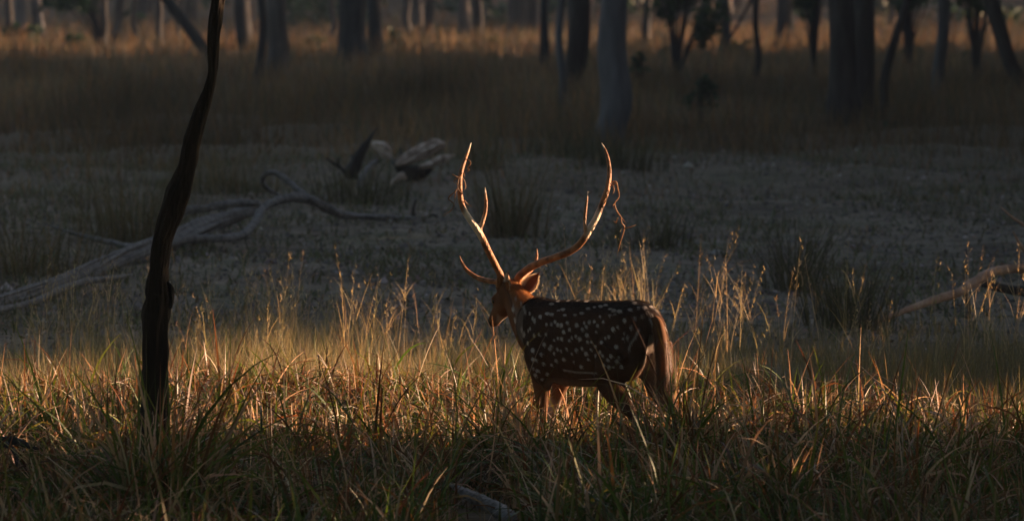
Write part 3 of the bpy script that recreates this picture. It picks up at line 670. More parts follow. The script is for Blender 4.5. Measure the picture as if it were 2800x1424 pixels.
def fallen_tree():
    base = Vector((at(430, 690, 35.0).x, 35.0, gzf(-3, 35)))
    root = empty('fallen_tree', base); tag(root, 'long weathered grey fallen tree with arched limbs lying behind the leaning near trunk', 'fallen tree')
    bundle('trunk', [(-80, 848, 46), (60, 808, 42), (180, 765, 42), (260, 738, 50), (340, 706, 56), (440, 672, 56), (540, 625, 50), (640, 590, 42), (712, 566, 30)], 28.9, 38.4, 26, 'wood_grey', root, base, 3)
    woodpart('broken_wood', [([(-60, 858, 18), (80, 828, 18), (200, 778, 18), (320, 758, 14), (360, 752, 8)], 28.5, 32.2)], 'wood_grey', root, base, .35)
    woodpart('broken_wood', [([(470, 610, 20), (510, 575, 26), (560, 570, 20), (640, 556, 22), (700, 556, 20)], 36.4, 37.2)], 'wood_grey', root, base, .42, 14)
    woodpart('limb', [([(425, 682, 26), (505, 655, 26), (590, 652, 22), (656, 646, 22), (696, 612, 22), (722, 570, 22), (782, 542, 24), (848, 546, 26), (908, 577, 24), (959, 590, 20), (1050, 594, 18), (1135, 598, 14)], 34.6, 39.5)], 'wood_grey', root, base, .36)
    woodpart('limb', [([(850, 548, 22), (818, 522, 18), (792, 500, 18), (757, 474, 16), (726, 476, 14), (718, 498, 13), (738, 520, 12), (760, 532, 8)], 37.6, 38.2)], 'wood_grey', root, base, .36)
    woodpart('limb', [([(440, 684, 22), (353, 674, 18), (290, 660, 15), (242, 648, 12), (180, 632, 10), (124, 611, 5)], 34.6, 35.5)], 'wood_grey', root, base, .36)
    woodpart('limb', [([(540, 700, 26), (470, 715, 30), (400, 722, 36), (330, 735, 34)], 34.8, 33.4)], 'wood_dark', root, base, .4)
    woodpart('twig', [([(1136, 612, 14), (1130, 580, 11), (1136, 545, 4)], 39.5, 39.5), ([(1130, 600, 12), (1165, 610, 10), (1150, 640, 8)], 39.5, 39.3), ([(1160, 612, 8), (1185, 588, 8), (1222, 618, 4)], 39.5, 39.6)], 'wood_dark', root, base, .25, 8)
fallen_tree()
def split_stump():
    base = Vector((at(1010, 480, 46.5).x, 46.5, 0)); base.z = gzf(base.x, 46.5)
    root = empty('dead_stump', base); tag(root, 'dark pointed splintered stump slab with a grey crooked branch, left of the pale logs', 'stump')
    woodpart('slab', [([(957, 482, 40), (972, 448, 36), (986, 418, 26), (1008, 384, 12), (1030, 350, 3)], 46.5, 46.7)], 'wood_dark', root, base, .3)
    woodpart('branch', [([(1030, 440, 14), (1005, 460, 14), (990, 485, 16), (975, 525, 16), (962, 555, 12)], 46.3, 45.0)], 'wood_grey', root, base, .36)
    woodpart('twig', [([(955, 478, 12), (925, 455, 10), (893, 433, 5)], 46.5, 46.3), ([(932, 458, 6), (924, 444, 6), (926, 430, 3)], 46.4, 46.3)], 'wood_dark', root, base, .2, 7)
    bundle('broken_wood', [(1018, 392, 12), (1032, 396, 26), (1046, 404, 34), (1060, 420, 30), (1070, 434, 12)], 46.4, 46.2, 18, 'wood_pale', root, base, 12)
    bundle('splinter', [(950, 486, 24), (968, 455, 34), (985, 420, 28), (1004, 392, 18), (1022, 362, 6)], 46.45, 46.6, 9, 'wood_dark', root, base, 17)
    base = Vector((at(1160, 470, 46.0).x, 46.0, 0)); base.z = gzf(base.x, 46.0)
    root = empty('fallen_log', base); tag(root, 'broken pale sun-bleached log pieces heaped right of the dark splintered stump', 'log')
    bundle('log', [(1085, 448, 18), (1105, 440, 26), (1130, 428, 30), (1160, 414, 42), (1190, 402, 40), (1214, 396, 22)], 45.8, 46.2, 20, 'wood_pale', root, base, 5)
    bundle('log', [(1146, 456, 14), (1175, 450, 22), (1208, 436, 22), (1244, 424, 8)], 45.7, 45.9, 12, 'wood_pale', root, base, 6)
    woodpart('root_mass', [([(1080, 440, 18), (1100, 460, 40), (1120, 476, 44), (1150, 470, 40), (1180, 460, 16)], 46.2, 46.3)], 'wood_dark', root, base, .5)
    woodpart('broken_wood', [([(1070, 505, 8), (1082, 492, 18), (1098, 480, 18), (1110, 490, 10)], 45.2, 45.3)], 'wood_pale', root, base, .4)
    woodpart('twig', [([(1092, 448, 8), (1096, 420, 8), (1094, 400, 3)], 46.1, 46.2)], 'wood_dark', root, base, .2, 7)
split_stump()
def right_branch():
    base = Vector((at(2560, 860, 28.6).x, 28.6, 0)); base.z = gzf(base.x, 28.6)
    root = empty('fallen_branch', base); tag(root, 'reddish brown fallen branch reaching in from the right picture edge', 'branch')
    woodpart('limb', [([(2395, 882, 14), (2480, 846, 18), (2560, 818, 24), (2620, 800, 24), (2665, 770, 26), (2710, 745, 26), (2780, 734, 24), (2900, 745, 30)], 28.2, 29.4)], 'wood_red', root, base, .22)
    woodpart('limb', [([(2690, 775, 20), (2750, 790, 26), (2830, 800, 30), (2920, 815, 30)], 29.2, 29.6)], 'wood_dark', root, base, .3)
    woodpart('limb', [([(2640, 790, 10), (2650, 850, 10), (2655, 915, 7)], 28.8, 28.6)], 'wood_dark', root, base, .3)
    woodpart('twig', [([(2850, 800, 14), (2810, 700, 12), (2785, 660, 9), (2770, 632, 4)], 29.5, 29.4), ([(2860, 700, 10), (2810, 625, 10), (2770, 595, 7), (2735, 565, 3)], 29.8, 29.6)], 'wood_red', root, base, .2, 7)
right_branch()
def near_wood():
    base = Vector((at(1320, 1385, 18.4).x, 18.4, gzf(0, 18.4)))
    root = empty('wooden_log', base); tag(root, 'short grey broken branch lying in the sedge at the bottom centre', 'log')
    woodpart('log', [([(1228, 1322, 6), (1258, 1338, 24), (1300, 1362, 34), (1345, 1384, 40), (1382, 1408, 46), (1400, 1424, 34)], 17.9, 17.3)], 'wood_ash', root, base, .3)
    base = Vector((at(30, 1210, 19.0).x, 19.0, gzf(-2, 19)))
    root = empty('dead_root', base); tag(root, 'dark arched root poking from the sedge at the lower left edge', 'root')
    woodpart('root', [([(-70, 1260, 34), (-20, 1218, 34), (20, 1204, 28), (52, 1208, 20), (84, 1222, 13), (112, 1226, 4)], 18.2, 18.0), ([(10, 1212, 18), (34, 1226, 13), (46, 1262, 10), (40, 1310, 9)], 18.0, 17.9)], 'wood_dark', root, base, .25)
near_wood()

# unseen leaf masses added above and around the camera to darken the foreground
def shade_overhang():
    bl = [((rng.uniform(-9, 8), rng.uniform(6, 18.5), rng.uniform(5.2, 9.5)), (rng.uniform(1.4, 2.4), rng.uniform(1.4, 2.4), rng.uniform(.7, 1.3))) for _ in range(85)]
    bl += [((rng.uniform(-17, -8), rng.uniform(4, 40), rng.uniform(1, 9)), (2.2, 2.2, 1.6)) for _ in range(60)]
    bl += [((rng.uniform(-9, 7), rng.uniform(-9, -3), rng.uniform(1, 9)), (2.2, 2.2, 1.6)) for _ in range(40)]
    V, F, C = leafmass(bl, 420, .2, GREEN)
    o = link('shade_canopy', npmesh('shade_canopy', V, F, C, False), M['leaf']); tag(o, 'unseen leaf masses added around and above the viewer to darken the foreground', 'foliage', None, 'stuff')
shade_overhang()

# ------------------------------------------------------------------ the deer
HEAD_A = R(45)
DF = Vector((-math.cos(HEAD_A), math.sin(HEAD_A), 0)); DL = Vector((-math.sin(HEAD_A), -math.cos(HEAD_A), 0)); DZ = Vector((0, 0, 1))
DB = Vector((.352, 20.0, gzf(.35, 20)))
def D(f, l_, z): return DF*f+DL*l_+DZ*z           # relative to the deer's base
def rel(px, py, Y): return at(px, py, Y)-DB
def loft(secs, ns=20):
    """secs: (centre Vector, side Vector*halfwidth, up Vector*halfheight)"""
    V = []; th = np.linspace(0, 2*np.pi, ns, endpoint=False)
    for (c, a, u) in secs:
        for t in th:
            ct, st = math.cos(t), math.sin(t)
            V.append(c+a*(math.copysign(abs(ct)**.88, ct))+u*(math.copysign(abs(st)**.88, st)))
    n = len(secs); F = []
    for i in range(n-1):
        for j in range(ns): k = (j+1) % ns; F.append([i*ns+j, i*ns+k, (i+1)*ns+k, (i+1)*ns+j])
    F += [list(range(ns))[::-1], list(range((n-1)*ns, n*ns))]
    return np.array([list(v) for v in V]), F
def remeshed(name, parts, vox, smooth=6, fac=.5):
    me = pymesh('tmp', parts)
    bm = bmesh.new(); bm.from_mesh(me); bmesh.ops.recalc_face_normals(bm, faces=bm.faces); bm.to_mesh(me); bm.free()
    o = bpy.data.objects.new('tmp', me); COL.objects.link(o)
    # each closed shell is unioned by the voxel grid
    r = o.modifiers.new('r', 'REMESH'); r.mode = 'VOXEL'; r.voxel_size = vox
    s = o.modifiers.new('s', 'SMOOTH'); s.iterations = smooth; s.factor = fac
    dg = bpy.context.evaluated_depsgraph_get(); out = bpy.data.meshes.new_from_object(o.evaluated_get(dg))
    bpy.data.objects.remove(o); out.name = name
    out.polygons.foreach_set('use_smooth', np.ones(len(out.polygons), bool)); out.update()
    return out
POLL = rel(1398, 790, 20.47); SNOUT = rel(1347, 884, 20.64)
HX = (SNOUT-POLL).normalized()
HU = (DZ-HX*DZ.dot(HX)).normalized()              # forehead side
HS = HX.cross(HU).normalized()                    # one side of the head
if HS.dot(Vector((-1, 0, 0))) < 0: HS = -HS       # HS = the deer's left
HLEN = (SNOUT-POLL).length

def build_deer():
    root = empty('spotted_deer', DB); tag(root, 'spotted stag with tall lyre-shaped antlers standing chest deep in sedge, facing away', 'deer')
    parts = []
    T = [(-.51, .745, .035, .035), (-.49, .73, .070, .075), (-.44, .712, .120, .115), (-.36, .69, .172, .140), (-.25, .664, .202, .150), (-.12, .644, .212, .158), (.0, .638, .214, .162),
         (.10, .634, .215, .158), (.18, .638, .205, .145), (.24, .658, .178, .122), (.30, .685, .14, .098), (.345, .70, .10, .065), (.37, .71, .05, .035)]
    parts.append(loft([(D(f, 0, z), DL*hw, DZ*hh) for (f, z, hh, hw) in T], 28))
    # croup, withers, shoulder and haunch masses
    def ball(c, rf, rl, rz, tilt=0):
        secs = []
        for k in range(9):
            a = -1+2*k/8; s = math.sqrt(max(.02, 1-a*a)); ax = (DF*math.cos(tilt)+DZ*math.sin(tilt))
            up = (DZ*math.cos(tilt)-DF*math.sin(tilt)); secs.append((c+ax*(rf*a), DL*(rl*s), up*(rz*s)))
        parts.append(loft(secs, 16))
    for s in (1, -1):
        ball(D(.18, s*.085, .62), .12, .075, .18, .25)
        ball(D(-.35, s*.080, .665), .15, .078, .19, -.15)
    ball(D(-.34, 0, .79), .16, .10, .085, -.05)
    ball(D(.19, 0, .77), .13, .075, .075, .1)
    # neck
    def sec(c, fwd, hw, hh, upref=DZ):
        fwd = fwd.normalized(); side = fwd.cross(upref).normalized(); up = side.cross(fwd).normalized(); return (c, side*hw, up*hh)
    NK = [(D(.16, 0, .66), .12, .17), (D(.26, -.005, .68), .115, .165), (D(.35, -.015, .705), .10, .15), (rel(1452, 886, 20.33), .088, .118), (rel(1434, 858, 20.385), .076, .098), (rel(1420, 832, 20.425), .066, .082), (rel(1410, 812, 20.45), .058, .068), (rel(1402, 797, 20.475), .052, .056)]
    cs = [a[0] for a in NK]; secs = []
    for i, (c, hw, hh) in enumerate(NK):
        f = cs[min(i+1, len(cs)-1)]-cs[max(i-1, 0)]; secs.append(sec(c, f, hw, hh))
    parts.append(loft(secs, 20))
    # head
    HD = [(-.16, .0, .030, .030), (-.08, .0, .050, .048), (.06, -.004, .056, .058), (.22, -.008, .059, .064), (.36, -.010, .059, .066), (.48, -.010, .050, .060), (.62, -.006, .039, .049), (.76, -.002, .033, .041), (.90, .0, .030, .036), (.98, .0, .026, .029), (1.03, .0, .014, .016)]
    parts.append(loft([(POLL+HX*(t*HLEN)+HU*o, HS*hw, HU*hh) for (t, o, hw, hh) in HD], 20))
    parts.append(loft([(POLL+HX*(t*HLEN)-HU*o, HS*hw, HU*hh) for (t, o, hw, hh) in [(.2, .035, .03, .03), (.35, .048, .036, .03), (.55, .04, .028, .022), (.8, .028, .02, .014), (.92, .024, .012, .009)]], 12))
    for s in (1, -1):   # brow ridges and pedicles
        parts.append(tube([POLL+HX*(.28*HLEN)+HS*(s*.045)+HU*.03, POLL+HX*(.38*HLEN)+HS*(s*.054)+HU*.022, POLL+HX*(.48*HLEN)+HS*(s*.044)+HU*.022], [.012, .016, .010], 8, 0, 0, 3))
    for (px, py) in ((1366, 782), (1411, 778)):
        parts.append(tube([POLL+HX*.04, rel(px, py+6, 20.49), rel(px, py, 20.49)], [.03, .022, .019], 10, 0, 0, 3))
    # legs: (f,l,z,r)
    def leg(pts): parts.append(tube([D(*p[:3]) for p in pts], [p[3] for p in pts], 14, 0, 0, 5))
    leg([(.165, .10, .60, .08), (.175, .105, .50, .066), (.185, .10, .42, .048), (.19, .095, .34, .034), (.195, .09, .275, .028), (.193, .088, .25, .025), (.19, .086, .16, .0165), (.19, .085, .085, .0175), (.205, .085, .05, .016), (.217, .085, .02, .018)])
    leg([(.17, -.09, .60, .08), (.20, -.095, .50, .064), (.235, -.09, .42, .046), (.265, -.085, .34, .032), (.285, -.08, .275, .028), (.29, -.08, .25, .025), (.305, -.08, .16, .0165), (.312, -.08, .085, .0175), (.33, -.08, .05, .016), (.342, -.08, .02, .018)])
    leg([(-.35, .085, .64, .12), (-.31, .105, .54, .098), (-.30, .11, .47, .072), (-.35, .105, .40, .052), (-.42, .10, .34, .033), (-.455, .095, .30, .026), (-.45, .092, .26, .0235), (-.435, .09, .17, .0175), (-.425, .088, .09, .018), (-.405, .088, .05, .016), (-.392, .088, .02, .018)])
    leg([(-.38, -.085, .64, .115), (-.40, -.105, .54, .094), (-.41, -.11, .47, .070), (-.45, -.105, .40, .052), (-.525, -.10, .34, .033), (-.56, -.095, .30, .026), (-.56, -.092, .26, .0235), (-.565, -.09, .17, .0175), (-.57, -.088, .09, .018), (-.552, -.088, .05, .016), (-.54, -.088, .02, .018)])
    body = remeshed('body', parts, .0062, 24, .5)
    V = verts(body); N = norms(body)
    colors = coat(V, N); setcol(body, colors)
    body.materials.append(M['fur']); link('body', body, None, root)
    # hooves
    for (f, l_, z) in [(.225, .085, .012), (.35, -.08, .012), (-.384, .088, .012), (-.532, -.088, .012)]:
        hv = []
        for s in (-.011, .011):
            hv.append(loft([(D(f-.028, l_+s, z+.026), DL*.009, DZ*.016), (D(f-.012, l_+s, z+.018), DL*.012, DZ*.024), (D(f+.012, l_+s, z+.004), DL*.011, DZ*.016), (D(f+.035, l_+s, z-.006), DL*.005, DZ*.005)], 10))
        link('hoof', pymesh('hoof', hv), M['hoof'], root)
    # fur strands
    tri = []
    body.calc_loop_triangles(); lt = np.empty(len(body.loop_triangles)*3, np.int32); body.loop_triangles.foreach_get('vertices', lt); lt = lt.reshape(-1, 3)
    A, B, Cc = V[lt[:, 0]], V[lt[:, 1]], V[lt[:, 2]]; ar = np.linalg.norm(np.cross(B-A, Cc-A), axis=1); n = 150000
    k = rng.choice(len(lt), n, p=ar/ar.sum()); u, v = rng.random(n), rng.random(n); fl = u+v > 1; u[fl], v[fl] = 1-u[fl], 1-v[fl]
    P = A[k]*(1-u-v)[:, None]+B[k]*u[:, None]+Cc[k]*v[:, None]; NN = N[lt[k, 0]]; CL = colors[lt[k, 0]]
    L3 = local(P); inhead = (headt(P) > -.05); inneck = (L3[:, 0] > .30) & ~inhead & (L3[:, 2] > .5); inleg = L3[:, 2] < .42
    fl = np.array(-DF*.85-DZ*.45)[None].repeat(n, 0); fl[inneck] = np.array(-DF*.7-DZ*.8); fl[inhead] = np.array(-HX); fl[inleg] = np.array((0, 0, -1.))
    rump = L3[:, 0] < -.42; fl[rump & ~inleg] = np.array(-DF*.25-DZ*.9)
    fl = fl-NN*np.sum(fl*NN, 1)[:, None]; fl /= np.linalg.norm(fl, axis=1)[:, None]+1e-6
    dr = fl+NN*.28+rng.normal(0, .13, (n, 3)); dr /= np.linalg.norm(dr, axis=1)[:, None]
    ln = rng.uniform(.009, .019, n); ln[inneck] *= 1.35; ln[(L3[:, 2] > .81) & ~inhead] *= 1.5; ln[inhead] *= .5; ln[inleg] *= .6; ln[rump & ~inleg] *= 1.3
    sd = np.cross(dr, NN); sd /= np.linalg.norm(sd, axis=1)[:, None]+1e-6; ww = rng.uniform(.0006, .0012, n)
    P = P-NN*.001
    HV = np.stack([P-sd*ww[:, None], P+sd*ww[:, None], P+dr*ln[:, None]], 1).reshape(-1, 3)
    fur = npmesh('fur', HV, np.arange(n*3).reshape(-1, 3), np.repeat(np.clip(CL*rng.uniform(.8, 1.25, (n, 1)), 0, 1), 3, 0), False)
    tag(link('fur', fur, M['hair'], root), kind='stuff')
    # tail
    tp = [D(-.48, 0, .795), D(-.517, .005, .77), D(-.538, .008, .70), D(-.548, .01, .62), D(-.55, .01, .54), D(-.545, .01, .475), D(-.54, .01, .43)]
    tr = [.020, .028, .031, .032, .028, .020, .006]
    tl = link('tail', pymesh('tail', [tube(tp, tr, 14, .08, 2, 4)]), None, root)
    me = tl.data; me.materials.append(M['fur']); tv = verts(me); q = np.clip(((tv-np.array(tp[3]))@np.array(DF))/.03, -1, 1)
    setcol(me, np.where((q[:, None] > .3) & (tv[:, 2:3] < .70), np.array([[.55, .48, .40]]), np.array([[.13, .058, .024]])))
    n = 9000; t = rng.random(n); ia = t*(len(tp)-1); i0 = ia.astype(int); fr = ia-i0; TP = np.array([list(p) for p in tp]); i1 = np.minimum(i0+1, len(tp)-1)
    C0 = TP[i0]*(1-fr)[:, None]+TP[i1]*fr[:, None]; rr = np.array(tr)[i0]*(1-fr)+np.array(tr)[i1]*fr
    a = rng.uniform(0, 6.28, n); d = np.cos(a)[:, None]*np.array(DF)+np.sin(a)[:, None]*np.array(DL)
    P = C0+d*rr[:, None]*.95; dr = d*.28+np.array((0, 0, -1.))+rng.normal(0, .1, (n, 3)); dr /= np.linalg.norm(dr, axis=1)[:, None]
    ln = rng.uniform(.02, .05, n); sd = np.cross(dr, d); sd /= np.linalg.norm(sd, axis=1)[:, None]
    HV = np.stack([P-sd*.0009, P+sd*.0009, P+dr*ln[:, None]], 1).reshape(-1, 3); isw = (np.cos(a) > .35)
    cc = np.where(isw[:, None], np.array([[.6, .52, .44]]), np.array([[.17, .074, .030]]))*rng.uniform(.7, 1.2, (n, 1))
    tag(link('tail_hair', npmesh('tail_hair', HV, np.arange(n*3).reshape(-1, 3), np.repeat(cc, 3, 0), False), M['hair'], tl), kind='stuff')
    # eyes, nose
    for s in (1, -1):
        c = POLL+HX*(.385*HLEN)+HS*(s*.052)+HU*.012
        bm = bmesh.new(); bmesh.ops.create_uvsphere(bm, u_segments=16, v_segments=10, radius=.0135); me = bpy.data.meshes.new('eye'); bm.to_mesh(me); bm.free()
        me.polygons.foreach_set('use_smooth', np.ones(len(me.polygons), bool)); link('eye', me, M['eye'], root, c)
    link('nose', pymesh('nose', [loft([(POLL+HX*(t*HLEN)+HU*o, HS*hw, HU*hh) for (t, o, hw, hh) in [(.90, .014, .022, .020), (.96, .012, .027, .022), (1.02, .006, .022, .020), (1.06, .002, .012, .011)]], 14)]), M['nose'], root)
    # ears: cupped leaves, opening seen from behind-left
    def ear(base, tip, facing, wid, label=None):
        ax = (tip-base); Ln = ax.length; ax.normalize(); fc = (facing-ax*facing.dot(ax)).normalized(); sd = ax.cross(fc).normalized()
        nu, nv = 14, 9; V = []; C = []
        for layer in (0, 1):
            for i in range(nu+1):
                t = i/nu; hw = wid*(math.sin(math.pi*min(1, t*.9+.12))**.8)*(1-t**3)+.0015
                for j in range(nv):
                    q = -1+2*j/(nv-1); cup = (1-q*q)*hw*.55*(1-t*.5); V.append(base+ax*(Ln*t)+sd*(q*hw)-fc*(cup+(.004*layer if True else 0)*(1-abs(q)**3)))
                    C.append((.20, .085, .05) if layer == 0 and abs(q) < .75 else ((.55, .45, .36) if layer == 0 else (.20, .09, .04)))
        F = []; m_ = (nu+1)*nv
        for layer in (0, 1):
            for i in range(nu):
                for j in range(nv-1):
                    a_ = layer*m_+i*nv+j; F.append([a_, a_+1, a_+nv+1, a_+nv] if layer == 0 else [a_, a_+nv, a_+nv+1, a_+1])
        me = pymesh('ear', [(np.array([list(v) for v in V]), F)]); setcol(me, np.array(C)); e = link('ear', me, M['ear'], root)
        n = 700; tt = rng.random(n)*.8+.05; side = np.where(rng.random(n) < .5, 1, -1); HVs = []; cc = []
        for t, s_ in zip(tt, side):
            hw = wid*(math.sin(math.pi*min(1, t*.9+.12))**.8)*(1-t**3); p = base+ax*(Ln*t)+sd*(s_*hw*random.uniform(.85, 1)); d_ = (sd*s_*random.uniform(.3, 1)+ax*.35+fc*random.uniform(-.2, .5)+Vector(rng.normal(0, .15, 3))).normalized()
            L_ = random.uniform(.006, .022)*(1-t*.5); b_ = ax*.0008; HVs += [p-b_, p+b_, p+d_*L_]; cc += [(.75, .66, .55)]*3
        tag(link('ear_hair', npmesh('ear_hair', np.array([list(v) for v in HVs]), np.arange(n*3).reshape(-1, 3), np.array(cc), False), M['hair'], e), kind='stuff')
    ear(rel(1388, 797, 20.45), rel(1388, 741, 20.38), Vector((-.85, -.35, -.05)), .031)
    ear(rel(1433, 797, 20.46), rel(1477, 743, 20.40), Vector((-.35, -.9, -.2)), .036)
    # antlers
    def antler(lines, ivory):
        ps = []
        for lst in lines:
            ps.append(tube([rel(a, b_, y) for (a, b_, y, w_) in lst], [w_/2*y/FPX for (a, b_, y, w_) in lst], 12, .06, len(lst), 6, rs=14))
        me = remeshed('antler', ps, .0026, 2, .5); v = verts(me); nn = hnoise(v*np.array([1, 1, .6]), 55, 2); px, py = proj(v+np.array(DB))
        iv = np.zeros(len(v))
        for (ix, iy, irx, iry) in ivory: iv = np.maximum(iv, np.exp(-((px-ix)/irx)**2-((py-iy)/iry)**2))
        iv = np.clip(iv*1.5-.25+(nn-.5)*.6, 0, 1)[:, None]
        br = np.array([[.30, .13, .048]])*(.35+1.3*nn[:, None]); setcol(me, br*(1-iv)+np.array([[.78, .66, .50]])*iv)
        me.materials.append(M['antler']); link('antler', me, None, root)
    yb = 20.49
    antler([[(1366, 784, yb, 22), (1367, 768, yb-.01, 21), (1368, 752, yb-.03, 20), (1358, 731, yb-.06, 19), (1337, 690, yb-.12, 19), (1317, 648, yb-.16, 20), (1301, 622, yb-.18, 20), (1283, 598, yb-.18, 18), (1268, 573, yb-.17, 16.5), (1260, 546, yb-.15, 15.5), (1257, 512, yb-.12, 14.5), (1259, 478, yb-.08, 13.5), (1268, 446, yb-.04, 12), (1279, 416, yb, 8.5), (1289, 389, yb+.03, 2.2)],
            [(1330, 672, yb-.14, 12), (1313, 635, yb-.17, 13), (1320, 605, yb-.17, 12), (1327, 580, yb-.16, 10.5), (1329, 553, yb-.15, 9), (1327, 529, yb-.14, 6.5), (1326, 510, yb-.13, 2)],
            [(1300, 612, yb-.18, 8), (1308, 616, yb-.175, 8), (1316, 612, yb-.17, 6)],
            [(1366, 772, yb, 17), (1350, 769, yb+.02, 16), (1330, 767, yb+.05, 15), (1303, 758, yb+.09, 13), (1279, 741, yb+.12, 11), (1264, 720, yb+.14, 8), (1256, 698, yb+.15, 2)]],
           [(1296, 610, 22, 30), (1280, 590, 16, 30), (1305, 640, 14, 34), (1289, 392, 10, 22), (1326, 515, 8, 16)])
    antler([[(1411, 780, yb, 24), (1416, 764, yb-.01, 22), (1424, 751, yb-.03, 21), (1447, 733, yb-.06, 21), (1482, 716, yb-.10, 20), (1520, 703, yb-.14, 20), (1554, 689, yb-.17, 20), (1581, 671, yb-.19, 20), (1601, 646, yb-.20, 20), (1616, 621, yb-.20, 20), (1633, 590, yb-.19, 18), (1647, 556, yb-.17, 17), (1658, 525, yb-.15, 15.5), (1664, 497, yb-.12, 14), (1666, 468, yb-.09, 13), (1662, 435, yb-.05, 11), (1655, 411, yb-.02, 7.5), (1645, 391, yb+.01, 2)],
            [(1606, 652, yb-.2, 12), (1602, 632, yb-.21, 12), (1599, 609, yb-.22, 10.5), (1600, 583, yb-.22, 9.5), (1604, 553, yb-.21, 7.5), (1608, 521, yb-.20, 2)],
            [(1422, 764, yb, 15), (1436, 752, yb+.05, 14), (1452, 738, yb+.09, 12), (1463, 720, yb+.12, 10), (1468, 700, yb+.13, 7.5), (1468, 677, yb+.14, 2)]],
           [(1618, 625, 20, 34), (1632, 596, 16, 30), (1645, 395, 10, 18), (1608, 526, 8, 14)])
    return root
def local(P):
    P = np.asarray(P); return np.stack([P@np.array(DF), P@np.array(DL), P[:, 2]], -1)
def headt(P): return ((np.asarray(P)-np.array(POLL))@np.array(HX))/HLEN
SP = [(655,360),(735,355),(810,352),(880,358),(950,352),(1020,352),(1080,348),(1140,345),(1190,342),(1245,348),(1265,372),(1300,405),(1345,405),(1400,400),(1440,428),(1370,440),(1400,460),(1330,468),(1475,455),(1515,525),
 (605,380),(660,430),(695,422),(895,415),(945,405),(995,398),(1035,388),(1098,430),(1145,436),(1110,460),(1070,470),(1228,422),(1270,488),(1070,420),
 (572,455),(605,462),(515,482),(455,495),(470,515),(710,468),(790,465),(845,452),(990,480),(1185,510),(565,540),(603,540),(633,522),(655,545),(683,548),(730,528),(805,547),(865,530),(905,524),(945,520),(1015,522),(970,552),
 (748,582),(850,580),(1093,580),(1183,612),(1210,640),(1175,655),(465,630),(505,622),(625,668),(655,650),(685,655),(745,670),(765,645),(798,635),(828,657),(885,628),(890,682),(922,683),(1033,650),(1003,685),
 (545,700),(590,735),(600,715),(650,738),(678,750),(722,738),(800,745),(845,733),(918,740),(953,715),(1118,718),(625,772),(765,775),(878,775),(955,790),(990,765),(1010,790),(1075,793),(895,820),(1050,825),(1125,835),(1140,805),(1020,865),(1060,880),(1098,882),(1160,880),(838,878),
 (455,748),(415,690),(365,580),(385,620),(420,590),(435,575),(315,510),(300,420),(300,390),(320,330),(360,372),(385,405),(395,440),(430,455),(455,820),(480,825),(540,853),(605,865),(460,895),(490,910),(475,945),(530,978),(570,935),
 (880,560),(960,600),(1060,640),(700,600),(560,620),(1240,560),(1130,560),(520,780),(700,820),(640,830),(780,840)]
BIG = {(1093,580), (455,748), (878,775), (1185,510), (885,628), (828,657), (805,547), (1118,718), (1098,430), (1145,436), (300,420), (315,510), (1125,835), (1160,880), (385,620)}
